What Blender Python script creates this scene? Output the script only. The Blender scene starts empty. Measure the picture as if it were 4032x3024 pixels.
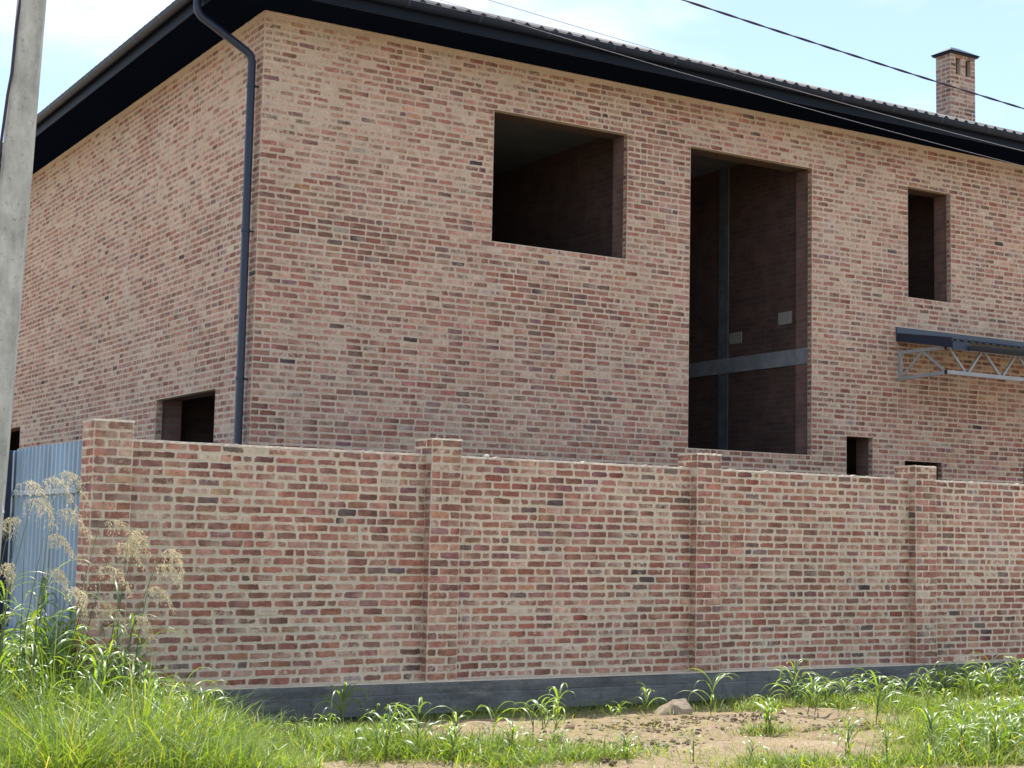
import bpy, bmesh, math, random
import numpy as np
from mathutils import Matrix, Vector, noise as mnoise

random.seed(7)
rng = np.random.default_rng(11)
S = bpy.context.scene
COL = S.collection

# ------------------------------------------------------------------ camera
YAW, PITCH, ROLL = math.radians(31.403), math.radians(5.555), math.radians(1.179)
CAM = np.array([-7.421, -18.463, 1.538])
FPX = 6146.1 / 4032.0                       # focal length in image widths
fw = np.array([math.sin(YAW)*math.cos(PITCH), math.cos(YAW)*math.cos(PITCH), math.sin(PITCH)])
rt = np.array([math.cos(YAW), -math.sin(YAW), 0.0])
up = np.cross(rt, fw)
rt2 = rt*math.cos(ROLL) + up*math.sin(ROLL)
up2 = -rt*math.sin(ROLL) + up*math.cos(ROLL)
cd = bpy.data.cameras.new('camera')
cam = bpy.data.objects.new('camera', cd)
COL.objects.link(cam)
cd.sensor_width = 36.0
cd.lens = FPX*36.0
cd.clip_end = 3000
M = Matrix.Identity(4)
for i in range(3):
    M[i][0], M[i][1], M[i][2], M[i][3] = rt2[i], up2[i], -fw[i], CAM[i]
cam.matrix_world = M
S.camera = cam

# ------------------------------------------------------------------ world, sun, exposure
SUN = Vector((0.26, 0.435, 1.0)).normalized()       # direction towards the sun
SUN_EL = math.asin(SUN.z)
SUN_AZ = math.atan2(SUN.x, SUN.y)
w = bpy.data.worlds.new('World')
S.world = w
w.use_nodes = True
nt = w.node_tree
nt.nodes.clear()
wo = nt.nodes.new('ShaderNodeOutputWorld')
bg = nt.nodes.new('ShaderNodeBackground')
sky = nt.nodes.new('ShaderNodeTexSky')
sky.sky_type = 'NISHITA'
sky.sun_disc = False
sky.sun_elevation = SUN_EL
sky.sun_rotation = SUN_AZ
sky.air_density = 1.0
sky.dust_density = 0.35
sky.ozone_density = 2.2
tc = nt.nodes.new('ShaderNodeTexCoord')
mp = nt.nodes.new('ShaderNodeMapping')
mp.inputs['Scale'].default_value = (1.0, 1.0, 2.2)
mp.inputs['Location'].default_value = (0.31, 0.12, 0.4)
n1 = nt.nodes.new('ShaderNodeTexNoise')
n1.inputs['Scale'].default_value = 2.6
n1.inputs['Detail'].default_value = 9.0
n1.inputs['Roughness'].default_value = 0.58
n1.inputs['Distortion'].default_value = 0.25
mr = nt.nodes.new('ShaderNodeMapRange')
mr.interpolation_type = 'SMOOTHSTEP'
mr.inputs['From Min'].default_value = 0.42
mr.inputs['From Max'].default_value = 0.64
mr.inputs['To Min'].default_value = 0.12
mr.inputs['To Max'].default_value = 0.85
mx = nt.nodes.new('ShaderNodeMixRGB')
mx.inputs['Color2'].default_value = (6.0, 6.25, 6.7, 1)
nt.links.new(tc.outputs['Generated'], mp.inputs['Vector'])
nt.links.new(mp.outputs['Vector'], n1.inputs['Vector'])
nt.links.new(n1.outputs['Fac'], mr.inputs['Value'])
nt.links.new(mr.outputs['Result'], mx.inputs['Fac'])
nt.links.new(sky.outputs['Color'], mx.inputs['Color1'])
nt.links.new(mx.outputs['Color'], bg.inputs['Color'])
bg.inputs['Strength'].default_value = 0.095
nt.links.new(bg.outputs['Background'], wo.inputs['Surface'])

sl = bpy.data.lights.new('sun', 'SUN')
sl.energy = 3.1
sl.angle = math.radians(0.53)
sl.color = (1.0, 0.955, 0.88)
so = bpy.data.objects.new('sun', sl)
COL.objects.link(so)
so.rotation_euler = SUN.to_track_quat('Z', 'Y').to_euler()
so.location = (0, 0, 40)

vs = S.view_settings
vs.view_transform = 'Standard'
vs.look = 'None'
vs.gamma = 1.0
vs.use_curve_mapping = False
vs.exposure = 1.22

# ------------------------------------------------------------------ helpers
def project(P):
    d = np.asarray(P, float) - CAM
    z = d @ fw
    return 0.5 + FPX*(d @ rt2)/z, 0.5 - FPX*(d @ up2)/z*4/3, z     # 0..1 in x and y

def tag(o, label=None, cat=None, group=None, kind=None):
    if label: o['label'] = label
    if cat: o['category'] = cat
    if group: o['group'] = group
    if kind: o['kind'] = kind
    return o

def empty(name, loc, label, cat, group=None):
    o = bpy.data.objects.new(name, None)
    COL.objects.link(o)
    o.location = loc
    o.empty_display_size = 0.2
    return tag(o, label, cat, group)

def link(name, me, parent=None, world=True):
    o = bpy.data.objects.new(name, me)
    COL.objects.link(o)
    if parent is not None:
        o.parent = parent
        if world and parent.type == 'EMPTY':
            o.matrix_parent_inverse = Matrix.Translation(parent.location).inverted()
    return o

def make(name, verts, faces, mat, parent=None, smooth=False, world=True, cols=None, cname='bcol'):
    me = bpy.data.meshes.new(name)
    me.from_pydata([tuple(v) for v in verts], [], [tuple(f) for f in faces])
    if mat is not None: me.materials.append(mat)
    if cols is not None:
        at = me.attributes.new(cname, 'FLOAT_COLOR', 'POINT')
        at.data.foreach_set('color', np.asarray(cols, np.float32).ravel())
    if smooth:
        me.polygons.foreach_set('use_smooth', [True]*len(me.polygons))
    me.update()
    return link(name, me, parent, world)

class MB:
    """collects shapes of ONE part"""
    def __init__(s): s.v = []; s.f = []
    def add(s, v, f):
        n = len(s.v); s.v += [tuple(q) for q in v]; s.f += [tuple(i+n for i in q) for q in f]
        return s
    def box(s, a, b):
        x0, y0, z0 = a; x1, y1, z1 = b
        return s.add([(x0,y0,z0),(x1,y0,z0),(x1,y1,z0),(x0,y1,z0),(x0,y0,z1),(x1,y0,z1),(x1,y1,z1),(x0,y1,z1)],
                     [(0,3,2,1),(4,5,6,7),(0,1,5,4),(1,2,6,5),(2,3,7,6),(3,0,4,7)])
    def quad(s, a, b, c, d): return s.add([a,b,c,d], [(0,1,2,3)])
    def beam(s, a, b, wd, ht, upv=(0,0,1)):
        a = Vector(a); b = Vector(b); d = (b-a).normalized()
        sd = d.cross(Vector(upv))
        if sd.length < 1e-4: sd = d.cross(Vector((1,0,0)))
        sd.normalize(); u = sd.cross(d)
        sd = sd*wd/2; u = u*ht/2
        v = [p + q for p in (a, b) for q in (-sd-u, sd-u, sd+u, -sd+u)]
        return s.add(v, [(0,1,2,3)[::-1],(4,5,6,7),(0,1,5,4),(1,2,6,5),(2,3,7,6),(3,0,4,7)])
    def tube(s, pts, r, n=8, caps=True):
        pts = [Vector(p) for p in pts]; rings = []
        for i, p in enumerate(pts):
            d = (pts[min(i+1, len(pts)-1)] - pts[max(i-1, 0)]).normalized()
            a = d.cross(Vector((0.13, 0.21, 1)))
            if a.length < 0.3: a = d.cross(Vector((1, 0.1, 0)))
            a.normalize(); b = d.cross(a)
            rr = r[i] if isinstance(r, (list, tuple)) else r
            rings.append([p + (a*math.cos(k*2*math.pi/n) + b*math.sin(k*2*math.pi/n))*rr for k in range(n)])
        v = [q for R in rings for q in R]; f = []
        for i in range(len(pts)-1):
            for k in range(n):
                f.append((i*n+k, i*n+(k+1) % n, (i+1)*n+(k+1) % n, (i+1)*n+k))
        if caps:
            f.append(tuple(range(n))[::-1]); f.append(tuple((len(pts)-1)*n+k for k in range(n)))
        return s.add(v, f)
    def build(s, name, mat, parent=None, smooth=False, world=True):
        return make(name, s.v, s.f, mat, parent, smooth, world)

# ------------------------------------------------------------------ materials
def mat_new(name):
    m = bpy.data.materials.new(name); m.use_nodes = True
    nt = m.node_tree; nt.nodes.clear()
    out = nt.nodes.new('ShaderNodeOutputMaterial')
    return m, nt, out
def N(nt, t, **kw):
    n = nt.nodes.new(t)
    for k, v in kw.items():
        if k in n.inputs.keys(): n.inputs[k].default_value = v
        else: setattr(n, k, v)
    return n
def pos_noise(nt, scale, detail=4.0, rough=0.55, vec=(1,1,1)):
    g = N(nt, 'ShaderNodeNewGeometry')
    m = N(nt, 'ShaderNodeMapping'); m.inputs['Scale'].default_value = vec
    n = N(nt, 'ShaderNodeTexNoise', Scale=scale, Detail=detail, Roughness=rough)
    nt.links.new(g.outputs['Position'], m.inputs['Vector'])
    nt.links.new(m.outputs['Vector'], n.inputs['Vector'])
    return n.outputs['Fac']
def rng_node(nt, sock, a, b, c, d, smooth=True):
    m = N(nt, 'ShaderNodeMapRange')
    if smooth: m.interpolation_type = 'SMOOTHSTEP'
    for k, v in zip(('From Min','From Max','To Min','To Max'), (a,b,c,d)): m.inputs[k].default_value = v
    nt.links.new(sock, m.inputs['Value'])
    return m.outputs['Result']
def mixc(nt, fac, a, b, mode='MIX'):
    m = N(nt, 'ShaderNodeMixRGB', blend_type=mode)
    for s, v in (('Fac', fac), ('Color1', a), ('Color2', b)):
        if isinstance(v, (int, float)): m.inputs[s].default_value = v
        elif isinstance(v, tuple): m.inputs[s].default_value = v if len(v) == 4 else v + (1,)
        else: nt.links.new(v, m.inputs[s])
    return m.outputs['Color']
def bump(nt, sock, strength=0.3, dist=0.01):
    b = N(nt, 'ShaderNodeBump', Strength=strength, Distance=dist)
    nt.links.new(sock, b.inputs['Height'])
    return b.outputs['Normal']
def princ(nt, out, col, rough=0.85, metal=0.0, normal=None, spec=None, coat=0):
    p = N(nt, 'ShaderNodeBsdfPrincipled', Roughness=rough, Metallic=metal)
    if spec is not None: p.inputs['Specular IOR Level'].default_value = spec
    if coat: p.inputs['Coat Weight'].default_value = coat
    if isinstance(col, tuple): p.inputs['Base Color'].default_value = col + (1,) if len(col) == 3 else col
    else: nt.links.new(col, p.inputs['Base Color'])
    if normal is not None: nt.links.new(normal, p.inputs['Normal'])
    nt.links.new(p.outputs['BSDF'], out.inputs['Surface'])
    return p

MORTAR_H = (0.60, 0.485, 0.375)
MORTAR_F = (0.68, 0.58, 0.45)

def brick_mat(name, mortar):
    m, nt, out = mat_new(name)
    at = N(nt, 'ShaderNodeAttribute', attribute_name='bcol')
    a = pos_noise(nt, 11, 5, 0.6)
    var = rng_node(nt, a, 0.25, 0.75, 0.55, 1.38, False)
    c = mixc(nt, 1.0, at.outputs['Color'], var, 'MULTIPLY')
    # burnt dark blotches
    d = pos_noise(nt, 17, 3, 0.5)
    dm = rng_node(nt, d, 0.60, 0.70, 0.0, 0.55)
    c = mixc(nt, dm, c, (0.085, 0.06, 0.055))
    # mortar smeared over the face: amount per brick in alpha
    s = pos_noise(nt, 23, 6, 0.65)
    sub = N(nt, 'ShaderNodeMath', operation='ADD')
    nt.links.new(s, sub.inputs[0]); nt.links.new(at.outputs['Alpha'], sub.inputs[1])
    sm = rng_node(nt, sub.outputs[0], 0.86, 1.16, 0.0, 0.92)
    mv = rng_node(nt, pos_noise(nt, 6, 4, 0.6), 0.3, 0.7, 0.82, 1.1, False)
    mc = mixc(nt, 1.0, mortar, mv, 'MULTIPLY')
    c = mixc(nt, sm, c, mc)
    # pale lime flecks
    fl = rng_node(nt, pos_noise(nt, 55, 2, 0.5), 0.70, 0.76, 0.0, 0.5)
    c = mixc(nt, fl, c, (0.58, 0.54, 0.46))
    ef = rng_node(nt, pos_noise(nt, 0.85, 7, 0.68), 0.54, 0.74, 0.0, 0.34)
    c = mixc(nt, ef, c, (0.64, 0.56, 0.50))
    nb = bump(nt, pos_noise(nt, 70, 5, 0.65), 0.55, 0.006)
    princ(nt, out, c, 0.92, normal=nb, spec=0.25)
    return m

def mortar_mat(name, col):
    m, nt, out = mat_new(name)
    a = rng_node(nt, pos_noise(nt, 1.1, 5, 0.6), 0.3, 0.7, 0.84, 1.10, False)
    b = rng_node(nt, pos_noise(nt, 24, 5, 0.65), 0.25, 0.75, 0.78, 1.16, False)
    c = mixc(nt, 1.0, mixc(nt, 1.0, col, a, 'MULTIPLY'), b, 'MULTIPLY')
    k = rng_node(nt, pos_noise(nt, 2.3, 4, 0.55), 0.52, 0.68, 0.0, 0.35)
    c = mixc(nt, k, c, (0.50, 0.50, 0.44))
    ef = rng_node(nt, pos_noise(nt, 0.85, 7, 0.68), 0.54, 0.74, 0.0, 0.34)
    c = mixc(nt, ef, c, (0.64, 0.56, 0.50))
    nb = bump(nt, pos_noise(nt, 45, 6, 0.7), 0.8, 0.012)
    princ(nt, out, c, 0.95, normal=nb, spec=0.2)
    return m

def simple(name, col, rough=0.6, metal=0.0, var=0.18, scale=6, bmp=0.0, spec=None, vec=(1,1,1), coat=0):
    m, nt, out = mat_new(name)
    v = rng_node(nt, pos_noise(nt, scale, 5, 0.6, vec), 0.25, 0.75, 1-var, 1+var, False)
    c = mixc(nt, 1.0, col, v, 'MULTIPLY')
    nb = bump(nt, pos_noise(nt, scale*6, 4, 0.6), bmp, 0.01) if bmp else None
    princ(nt, out, c, rough, metal, nb, spec, coat)
    return m

M_BRH = brick_mat('house_brick', MORTAR_H)
M_BRF = brick_mat('fence_brick', MORTAR_F)
M_MOH = mortar_mat('house_mortar', MORTAR_H)
M_MOF = mortar_mat('fence_mortar', MORTAR_F)
M_NAVY = simple('dark_painted_steel', (0.008, 0.012, 0.022), 0.5, 0.0, 0.12, 3, spec=0.12)
M_GUT = simple('gutter_steel', (0.012, 0.019, 0.034), 0.42, 0.0, 0.15, 3, spec=0.2)
M_PIPE = simple('downpipe_paint', (0.014, 0.026, 0.055), 0.36, 0.0, 0.12, 4, spec=0.4)
M_SOFF = simple('soffit_steel', (0.0045, 0.008, 0.018), 0.8, 0.0, 0.1, 2, spec=0.0)
M_ROOF = simple('roof_metal_tile', (0.035, 0.034, 0.045), 0.6, 0.0, 0.12, 3, spec=0.12)
M_RUST = simple('steel_lintel', (0.10, 0.065, 0.045), 0.75, 0.0, 0.4, 14, 0.2)
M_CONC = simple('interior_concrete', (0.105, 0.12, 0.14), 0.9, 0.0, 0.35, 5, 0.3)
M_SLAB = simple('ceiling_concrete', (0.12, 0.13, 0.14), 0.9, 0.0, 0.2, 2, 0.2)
M_PALE = simple('pale_foam_block', (0.62, 0.62, 0.56), 0.9, 0.0, 0.1, 5)
M_TRUSS = simple('primed_steel_tube', (0.32, 0.345, 0.36), 0.5, 0.0, 0.12, 7, spec=0.4)
M_CANR = simple('canopy_sheet', (0.045, 0.062, 0.095), 0.4, 0.0, 0.15, 4, spec=0.5)
M_WIRE = simple('dark_cable', (0.035, 0.022, 0.042), 0.55, 0.0, 0.1, 4)
M_ALU = simple('aluminium_wire', (0.30, 0.285, 0.31), 0.5, 0.3, 0.1, 4)
M_POST = simple('fence_post_paint', (0.018, 0.026, 0.055), 0.4, 0.0, 0.15, 5, spec=0.5)
M_BLOCK = simple('grey_foam_block', (0.27, 0.27, 0.25), 0.9, 0.0, 0.15, 9)
M_BEAM = simple('ring_beam_concrete', (0.235, 0.255, 0.28), 0.9, 0.0, 0.3, 6, 0.3)
M_CAP = simple('tube_end_dark', (0.035, 0.012, 0.014), 0.6, 0.0, 0.1, 5)
M_FLUE = simple('flue_dark', (0.035, 0.026, 0.022), 0.95, 0.0, 0.3, 9)
M_PAPER = simple('white_paper', (0.78, 0.78, 0.76), 0.8, 0.0, 0.05, 6)

def inner_brick_mat(k, nm):
    m, nt, out = mat_new(nm)
    g = N(nt, 'ShaderNodeNewGeometry')
    sx = N(nt, 'ShaderNodeSeparateXYZ'); nt.links.new(g.outputs['Position'], sx.inputs[0])
    ad = N(nt, 'ShaderNodeMath', operation='ADD')
    nt.links.new(sx.outputs['X'], ad.inputs[0]); nt.links.new(sx.outputs['Y'], ad.inputs[1])
    cb = N(nt, 'ShaderNodeCombineXYZ')
    nt.links.new(ad.outputs[0], cb.inputs['X']); nt.links.new(sx.outputs['Z'], cb.inputs['Y'])
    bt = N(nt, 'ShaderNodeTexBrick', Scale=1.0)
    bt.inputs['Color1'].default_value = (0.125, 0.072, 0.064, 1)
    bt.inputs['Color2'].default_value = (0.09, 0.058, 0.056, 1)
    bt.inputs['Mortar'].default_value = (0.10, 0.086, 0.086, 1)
    bt.inputs['Mortar Size'].default_value = 0.009
    bt.inputs['Brick Width'].default_value = 0.25
    bt.inputs['Row Height'].default_value = 0.085
    nt.links.new(cb.outputs[0], bt.inputs['Vector'])
    v = rng_node(nt, pos_noise(nt, 3, 5, 0.6), 0.25, 0.75, 0.7, 1.25, False)
    c = mixc(nt, 1.0, bt.outputs['Color'], v, 'MULTIPLY')
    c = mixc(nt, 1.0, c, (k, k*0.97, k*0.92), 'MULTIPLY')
    princ(nt, out, c, 0.95, spec=0.2)
    return m
M_INB = inner_brick_mat(1.0, 'inner_brickwork')  # darkened copy for the partitions: room gloom put into the colour
M_INL = inner_brick_mat(1.8, 'backing_brickwork')  # same brickwork, lighter, for the inner leaf at the openings

def footing_mat():
    m, nt, out = mat_new('footing_concrete')
    a = rng_node(nt, pos_noise(nt, 1.6, 6, 0.65, (1, 1, 2.5)), 0.3, 0.72, 0.6, 1.45, False)
    c = mixc(nt, 1.0, (0.16, 0.167, 0.168), a, 'MULTIPLY')
    st = rng_node(nt, pos_noise(nt, 9, 6, 0.75, (1, 1, 0.35)), 0.5, 0.7, 0, 0.55)
    c = mixc(nt, st, c, (0.085, 0.088, 0.085))
    p = rng_node(nt, pos_noise(nt, 4.5, 6, 0.7, (0.5, 0.5, 2)), 0.54, 0.72, 0, 0.6)
    c = mixc(nt, p, c, (0.30, 0.28, 0.24))
    nb = bump(nt, pos_noise(nt, 14, 8, 0.75), 0.9, 0.03)
    princ(nt, out, c, 0.9, normal=nb, spec=0.25)
    return m
M_FOOT = footing_mat()

def pole_mat():
    m, nt, out = mat_new('weathered_pole_concrete')
    a = rng_node(nt, pos_noise(nt, 7, 7, 0.7, (1, 1, 0.45)), 0.32, 0.68, 0.62, 1.18, False)
    c = mixc(nt, 1.0, (0.47, 0.48, 0.44), a, 'MULTIPLY')
    b = rng_node(nt, pos_noise(nt, 26, 4, 0.6), 0.58, 0.70, 0, 0.55)
    c = mixc(nt, b, c, (0.17, 0.18, 0.16))
    nb = bump(nt, pos_noise(nt, 60, 5, 0.7), 0.5, 0.006)
    princ(nt, out, c, 0.9, normal=nb, spec=0.25)
    return m
M_POLE = pole_mat()

def sheet_mat():
    m, nt, out = mat_new('galvanised_blue_sheet')
    a = rng_node(nt, pos_noise(nt, 2.4, 5, 0.6, (1, 1, 0.6)), 0.3, 0.7, 0.78, 1.15, False)
    c = mixc(nt, 1.0, (0.205, 0.31, 0.43), a, 'MULTIPLY')
    princ(nt, out, c, 0.42, 0.25, spec=0.5)
    return m
M_SHEET = sheet_mat()

def ground_mat():
    m, nt, out = mat_new('sandy_soil')
    a = rng_node(nt, pos_noise(nt, 1.3, 6, 0.65), 0.3, 0.7, 0, 1, False)
    c = mixc(nt, a, (0.43, 0.335, 0.225), (0.30, 0.222, 0.14))
    d = rng_node(nt, pos_noise(nt, 5.5, 7, 0.7), 0.52, 0.66, 0, 0.8)
    c = mixc(nt, d, c, (0.17, 0.115, 0.075))
    f = rng_node(nt, pos_noise(nt, 40, 5, 0.7), 0.3, 0.7, 0.72, 1.18, False)
    c = mixc(nt, 1.0, c, f, 'MULTIPLY')
    h = pos_noise(nt, 22, 8, 0.72)
    nb = bump(nt, h, 0.9, 0.03)
    princ(nt, out, c, 0.95, normal=nb, spec=0.15)
    return m
M_GROUND = ground_mat()
M_CLOD = simple('dark_soil_clod', (0.17, 0.115, 0.08), 0.95, 0, 0.35, 20, 0.6)
M_ROCK = simple('pale_rock', (0.33, 0.255, 0.185), 0.9, 0, 0.35, 9, 0.8)

def leaf_mat(name, trans=0.45, attr=True, col=(0.1, 0.16, 0.03), gloss=0.12, rough=0.45, tm=(2.3, 2.0, 0.7)):
    m, nt, out = mat_new(name)
    if attr:
        at = N(nt, 'ShaderNodeAttribute', attribute_name='gcol'); c = at.outputs['Color']
    else:
        v = rng_node(nt, pos_noise(nt, 4, 4, 0.6), 0.25, 0.75, 0.65, 1.35, False)
        c = mixc(nt, 1.0, col, v, 'MULTIPLY')
    d = N(nt, 'ShaderNodeBsdfDiffuse'); nt.links.new(c, d.inputs['Color'])
    t = N(nt, 'ShaderNodeBsdfTranslucent')
    tcx = mixc(nt, 1.0, c, tm, 'MULTIPLY'); nt.links.new(tcx, t.inputs['Color'])
    x = N(nt, 'ShaderNodeMixShader'); x.inputs[0].default_value = trans
    nt.links.new(d.outputs[0], x.inputs[1]); nt.links.new(t.outputs[0], x.inputs[2])
    g = N(nt, 'ShaderNodeBsdfGlossy', Roughness=rough); g.inputs['Color'].default_value = (0.9, 0.95, 0.9, 1)
    y = N(nt, 'ShaderNodeMixShader'); y.inputs[0].default_value = gloss
    nt.links.new(x.outputs[0], y.inputs[1]); nt.links.new(g.outputs[0], y.inputs[2])
    nt.links.new(y.outputs[0], out.inputs['Surface'])
    return m
M_GRASS = leaf_mat('grass_blades', 0.55, True, gloss=0.05)
M_LEAF = leaf_mat('weed_leaf', 0.55, True, gloss=0.09, rough=0.42)
M_STEM = leaf_mat('weed_stem', 0.2, False, (0.11, 0.15, 0.04), gloss=0.06)
M_PAN = leaf_mat('golden_panicle', 0.45, True, gloss=0.04, tm=(1.25, 1.2, 1.05))

# ------------------------------------------------------------------ ground
def vnoise(x, y, sc, seed=0.0):
    return mnoise.noise(Vector((x*sc + seed, y*sc - seed*1.7, seed*0.37)))
def smooth(a, b, t):
    t = max(0.0, min(1.0, (t-a)/(b-a))); return t*t*(3-2*t)
def gz(x, y):
    z = -0.325
    if y < -3.7:
        z += 0.035*vnoise(x, y, 0.8, 3.1) + 0.018*vnoise(x, y, 2.7, 8.2)
        # low bank of spoil in front of the wall, shallow ditch at its foot
        bank = math.exp(-((y + 5.35 + 0.25*vnoise(x, 0, 0.5, 5))/0.45)**2)
        z += 0.045*bank*smooth(-1.5, 1.0, x)*(0.6 + 0.8*abs(vnoise(x, y, 0.9, 1.3)))
        z -= (0.085 + 0.04*vnoise(x, 2.0, 1.3, 7))*math.exp(-((y + 4.05)/0.36)**2)*smooth(-2.6, -1.4, x)
        # grassy rise on the corner side
        z += 0.14*smooth(-1.6, -3.2, x)*smooth(-3.6, -4.6, y)
        fall = smooth(-9, -20, y)
        z = z*(1-fall) + (-0.2)*fall
    return z
def build_ground():
    xs = np.concatenate([[-1500,-400,-120,-40,-18,-10], np.arange(-7, 12.01, 0.07), [14, 18, 26, 45, 130, 420, 1500]])
    ys = np.concatenate([[-1500,-400,-120,-45,-26,-18,-13.5], np.arange(-11, -3.59, 0.07), [-3.3,-2,0,4,9,16,26,50,140,420,1500]])
    v = []; f = []
    for y in ys:
        for x in xs:
            z = gz(float(x), float(y))
            if -8 < x < 13 and -12 < y < -3.7:
                z += 0.02*vnoise(x, y, 3.6, 2.0) + 0.016*vnoise(x, y, 7.5, 6.0) + 0.008*vnoise(x, y, 15.0, 4.0)
            v.append((x, y, z))
    n = len(xs)
    for j in range(len(ys)-1):
        for i in range(n-1):
            f.append((j*n+i, j*n+i+1, (j+1)*n+i+1, (j+1)*n+i))
    o = make('ground', v, f, M_GROUND, smooth=True)
    tag(o, kind='structure')
build_ground()

# ------------------------------------------------------------------ brick generator
class Bricks:
    def __init__(s): s.rows = []
    # O origin, u direction, n outward normal (w is always +z)
    def brick(s, O, u, n, u0, u1, z0, z1, h, col, smear, owner):
        s.rows.append((O, u, n, u0, u1, z0, z1, h, col, smear, owner))
EDGE = 0.36
def brick_geo(b, r, fine):
    O, u, n, u0, u1, z0, z1, h, col, smear, owner = b
    a = (u1-u0)/2; c = (z1-z0)/2
    k = min(0.022, max(0.004, r.normal(0.0105, 0.005)))
    k2 = min(0.022, max(0.004, r.normal(0.0105, 0.005)))
    P = np.array([(-a+k,-c),(-a/3,-c),(a/3,-c),(a-k2,-c),(a,-c+k2),(a,c-k),(a-k,c),(a/3,c),(-a/3,c),(-a+k2,c),(-a,c-k2),(-a,-c+k)])
    P = P + r.normal(0, 0.0022 if fine else 0.0020, P.shape)
    P[:, 1] += P[:, 0]*r.normal(0, 0.012)                        # a brick laid a touch out of level
    I = P*np.array([max(0.4, (a-0.013)/a), (c-0.0105)/c])
    cen = np.array(O) + np.array(u)*(u0+u1)/2; cen[2] += (z0+z1)/2
    uu = np.array(u); nn = np.array(n); zz = np.array((0, 0, 1.0))
    tilt = r.normal(0, 0.010)
    def ring(Q, d): return Q[:, :1]*uu + Q[:, 1:]*zz + (d + Q[:, :1]*tilt*0.5)*nn
    rings = [ring(P, -0.008), ring(P, h-0.0022), ring(I, h)]
    V = np.concatenate(rings); F = []
    for q in range(len(rings)-1):
        for i in range(12):
            j = (i+1) % 12
            F.append((q*12+i, q*12+j, q*12+12+j, q*12+12+i))
    F.append(tuple((len(rings)-1)*12 + i for i in range(12)))
    if np.dot(np.cross(uu, zz), nn) < 0: F = [f[::-1] for f in F]
    two = r.random() < 0.55
    c1 = np.array(col); c2 = c1
    if two:
        c2 = c1*r.uniform(0.55, 0.9) if r.random() < 0.6 else c1*0.5 + np.array(MORTAR_H)*0.5*r.uniform(0.8, 1.0)
    sp = r.uniform(-0.5, 0.5)*a
    C4 = np.zeros((len(V), 4))
    for q in range(3):
        for i in range(12):
            C4[q*12+i, :3] = c1 if P[i, 0] < sp else c2
            C4[q*12+i, 3] = smear + (0.0 if q == 2 else EDGE)
    return V, F, cen, C4
def emit_bricks(br, mat, rest_parent, fine, keep=300, all_single=False, rest_name='brick_courses', seed=3):
    r = np.random.default_rng(seed)
    score = []
    for i, b in enumerate(br.rows):
        O, u, n, u0, u1, z0, z1 = b[:7]
        cen = np.array(O) + np.array(u)*(u0+u1)/2; cen = cen + np.array((0, 0, (z0+z1)/2))
        px, py, z = project(cen)
        v = (CAM - cen); v = v/np.linalg.norm(v)
        vis = (0.01 < px < 0.99) and (0.01 < py < 0.99) and not (b[10].get('hid') and b[10]['hid'](px, py))
        sc = (u1-u0)*(z1-z0)*max(0, float(np.dot(v, n)))/z**2 if vis else -1
        score.append(sc)
    order = np.argsort(-np.array(score))
    single = set(int(i) for i in (order if all_single else order[:keep]) if all_single or score[int(i)] > 0)
    RV = []; RF = []; RC = []; cnt = 0
    for i, b in enumerate(br.rows):
        V, F, cen, C4 = brick_geo(b, r, fine)
        if i in single:
            o = make('brick', V, F, mat, None, cols=C4)
            o.parent = b[10]['obj']; o.location = cen
        else:
            RV.append(V + cen); RF += [tuple(q+cnt for q in f) for f in F]; RC.append(C4); cnt += len(V)
    if cnt:
        o = make(rest_name, np.concatenate(RV), RF, mat, rest_parent, cols=np.concatenate(RC))
        tag(o, kind='stuff')

PAL_H = [((0.33,0.175,0.14),22),((0.29,0.165,0.13),20),((0.37,0.22,0.175),18),((0.25,0.155,0.125),11),((0.41,0.28,0.22),11),
         ((0.43,0.33,0.26),5),((0.30,0.14,0.11),9),((0.235,0.145,0.14),3.5),((0.18,0.13,0.115),3),((0.08,0.065,0.07),0.4),((0.38,0.33,0.29),0.7),((0.36,0.20,0.13),0.5)]
PAL_F = [((0.33,0.165,0.125),24),((0.285,0.15,0.118),22),((0.37,0.21,0.165),15),((0.235,0.14,0.112),13),((0.40,0.26,0.20),8),
         ((0.30,0.13,0.10),9),((0.245,0.13,0.13),4),((0.19,0.14,0.125),3.0),((0.10,0.08,0.08),0.6),((0.28,0.23,0.21),0.6),((0.38,0.20,0.14),0.8)]
def pick(pal, r):
    w = np.array([p[1] for p in pal], float); c = np.array(pal[r.choice(len(pal), p=w/w.sum())][0])
    return c*(1.06 if pal is PAL_F else 1.06)*r.normal(1.0, 0.09)*np.array([1.08, 1.0+r.normal(0, .035), 0.96+r.normal(0, .04)])

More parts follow.
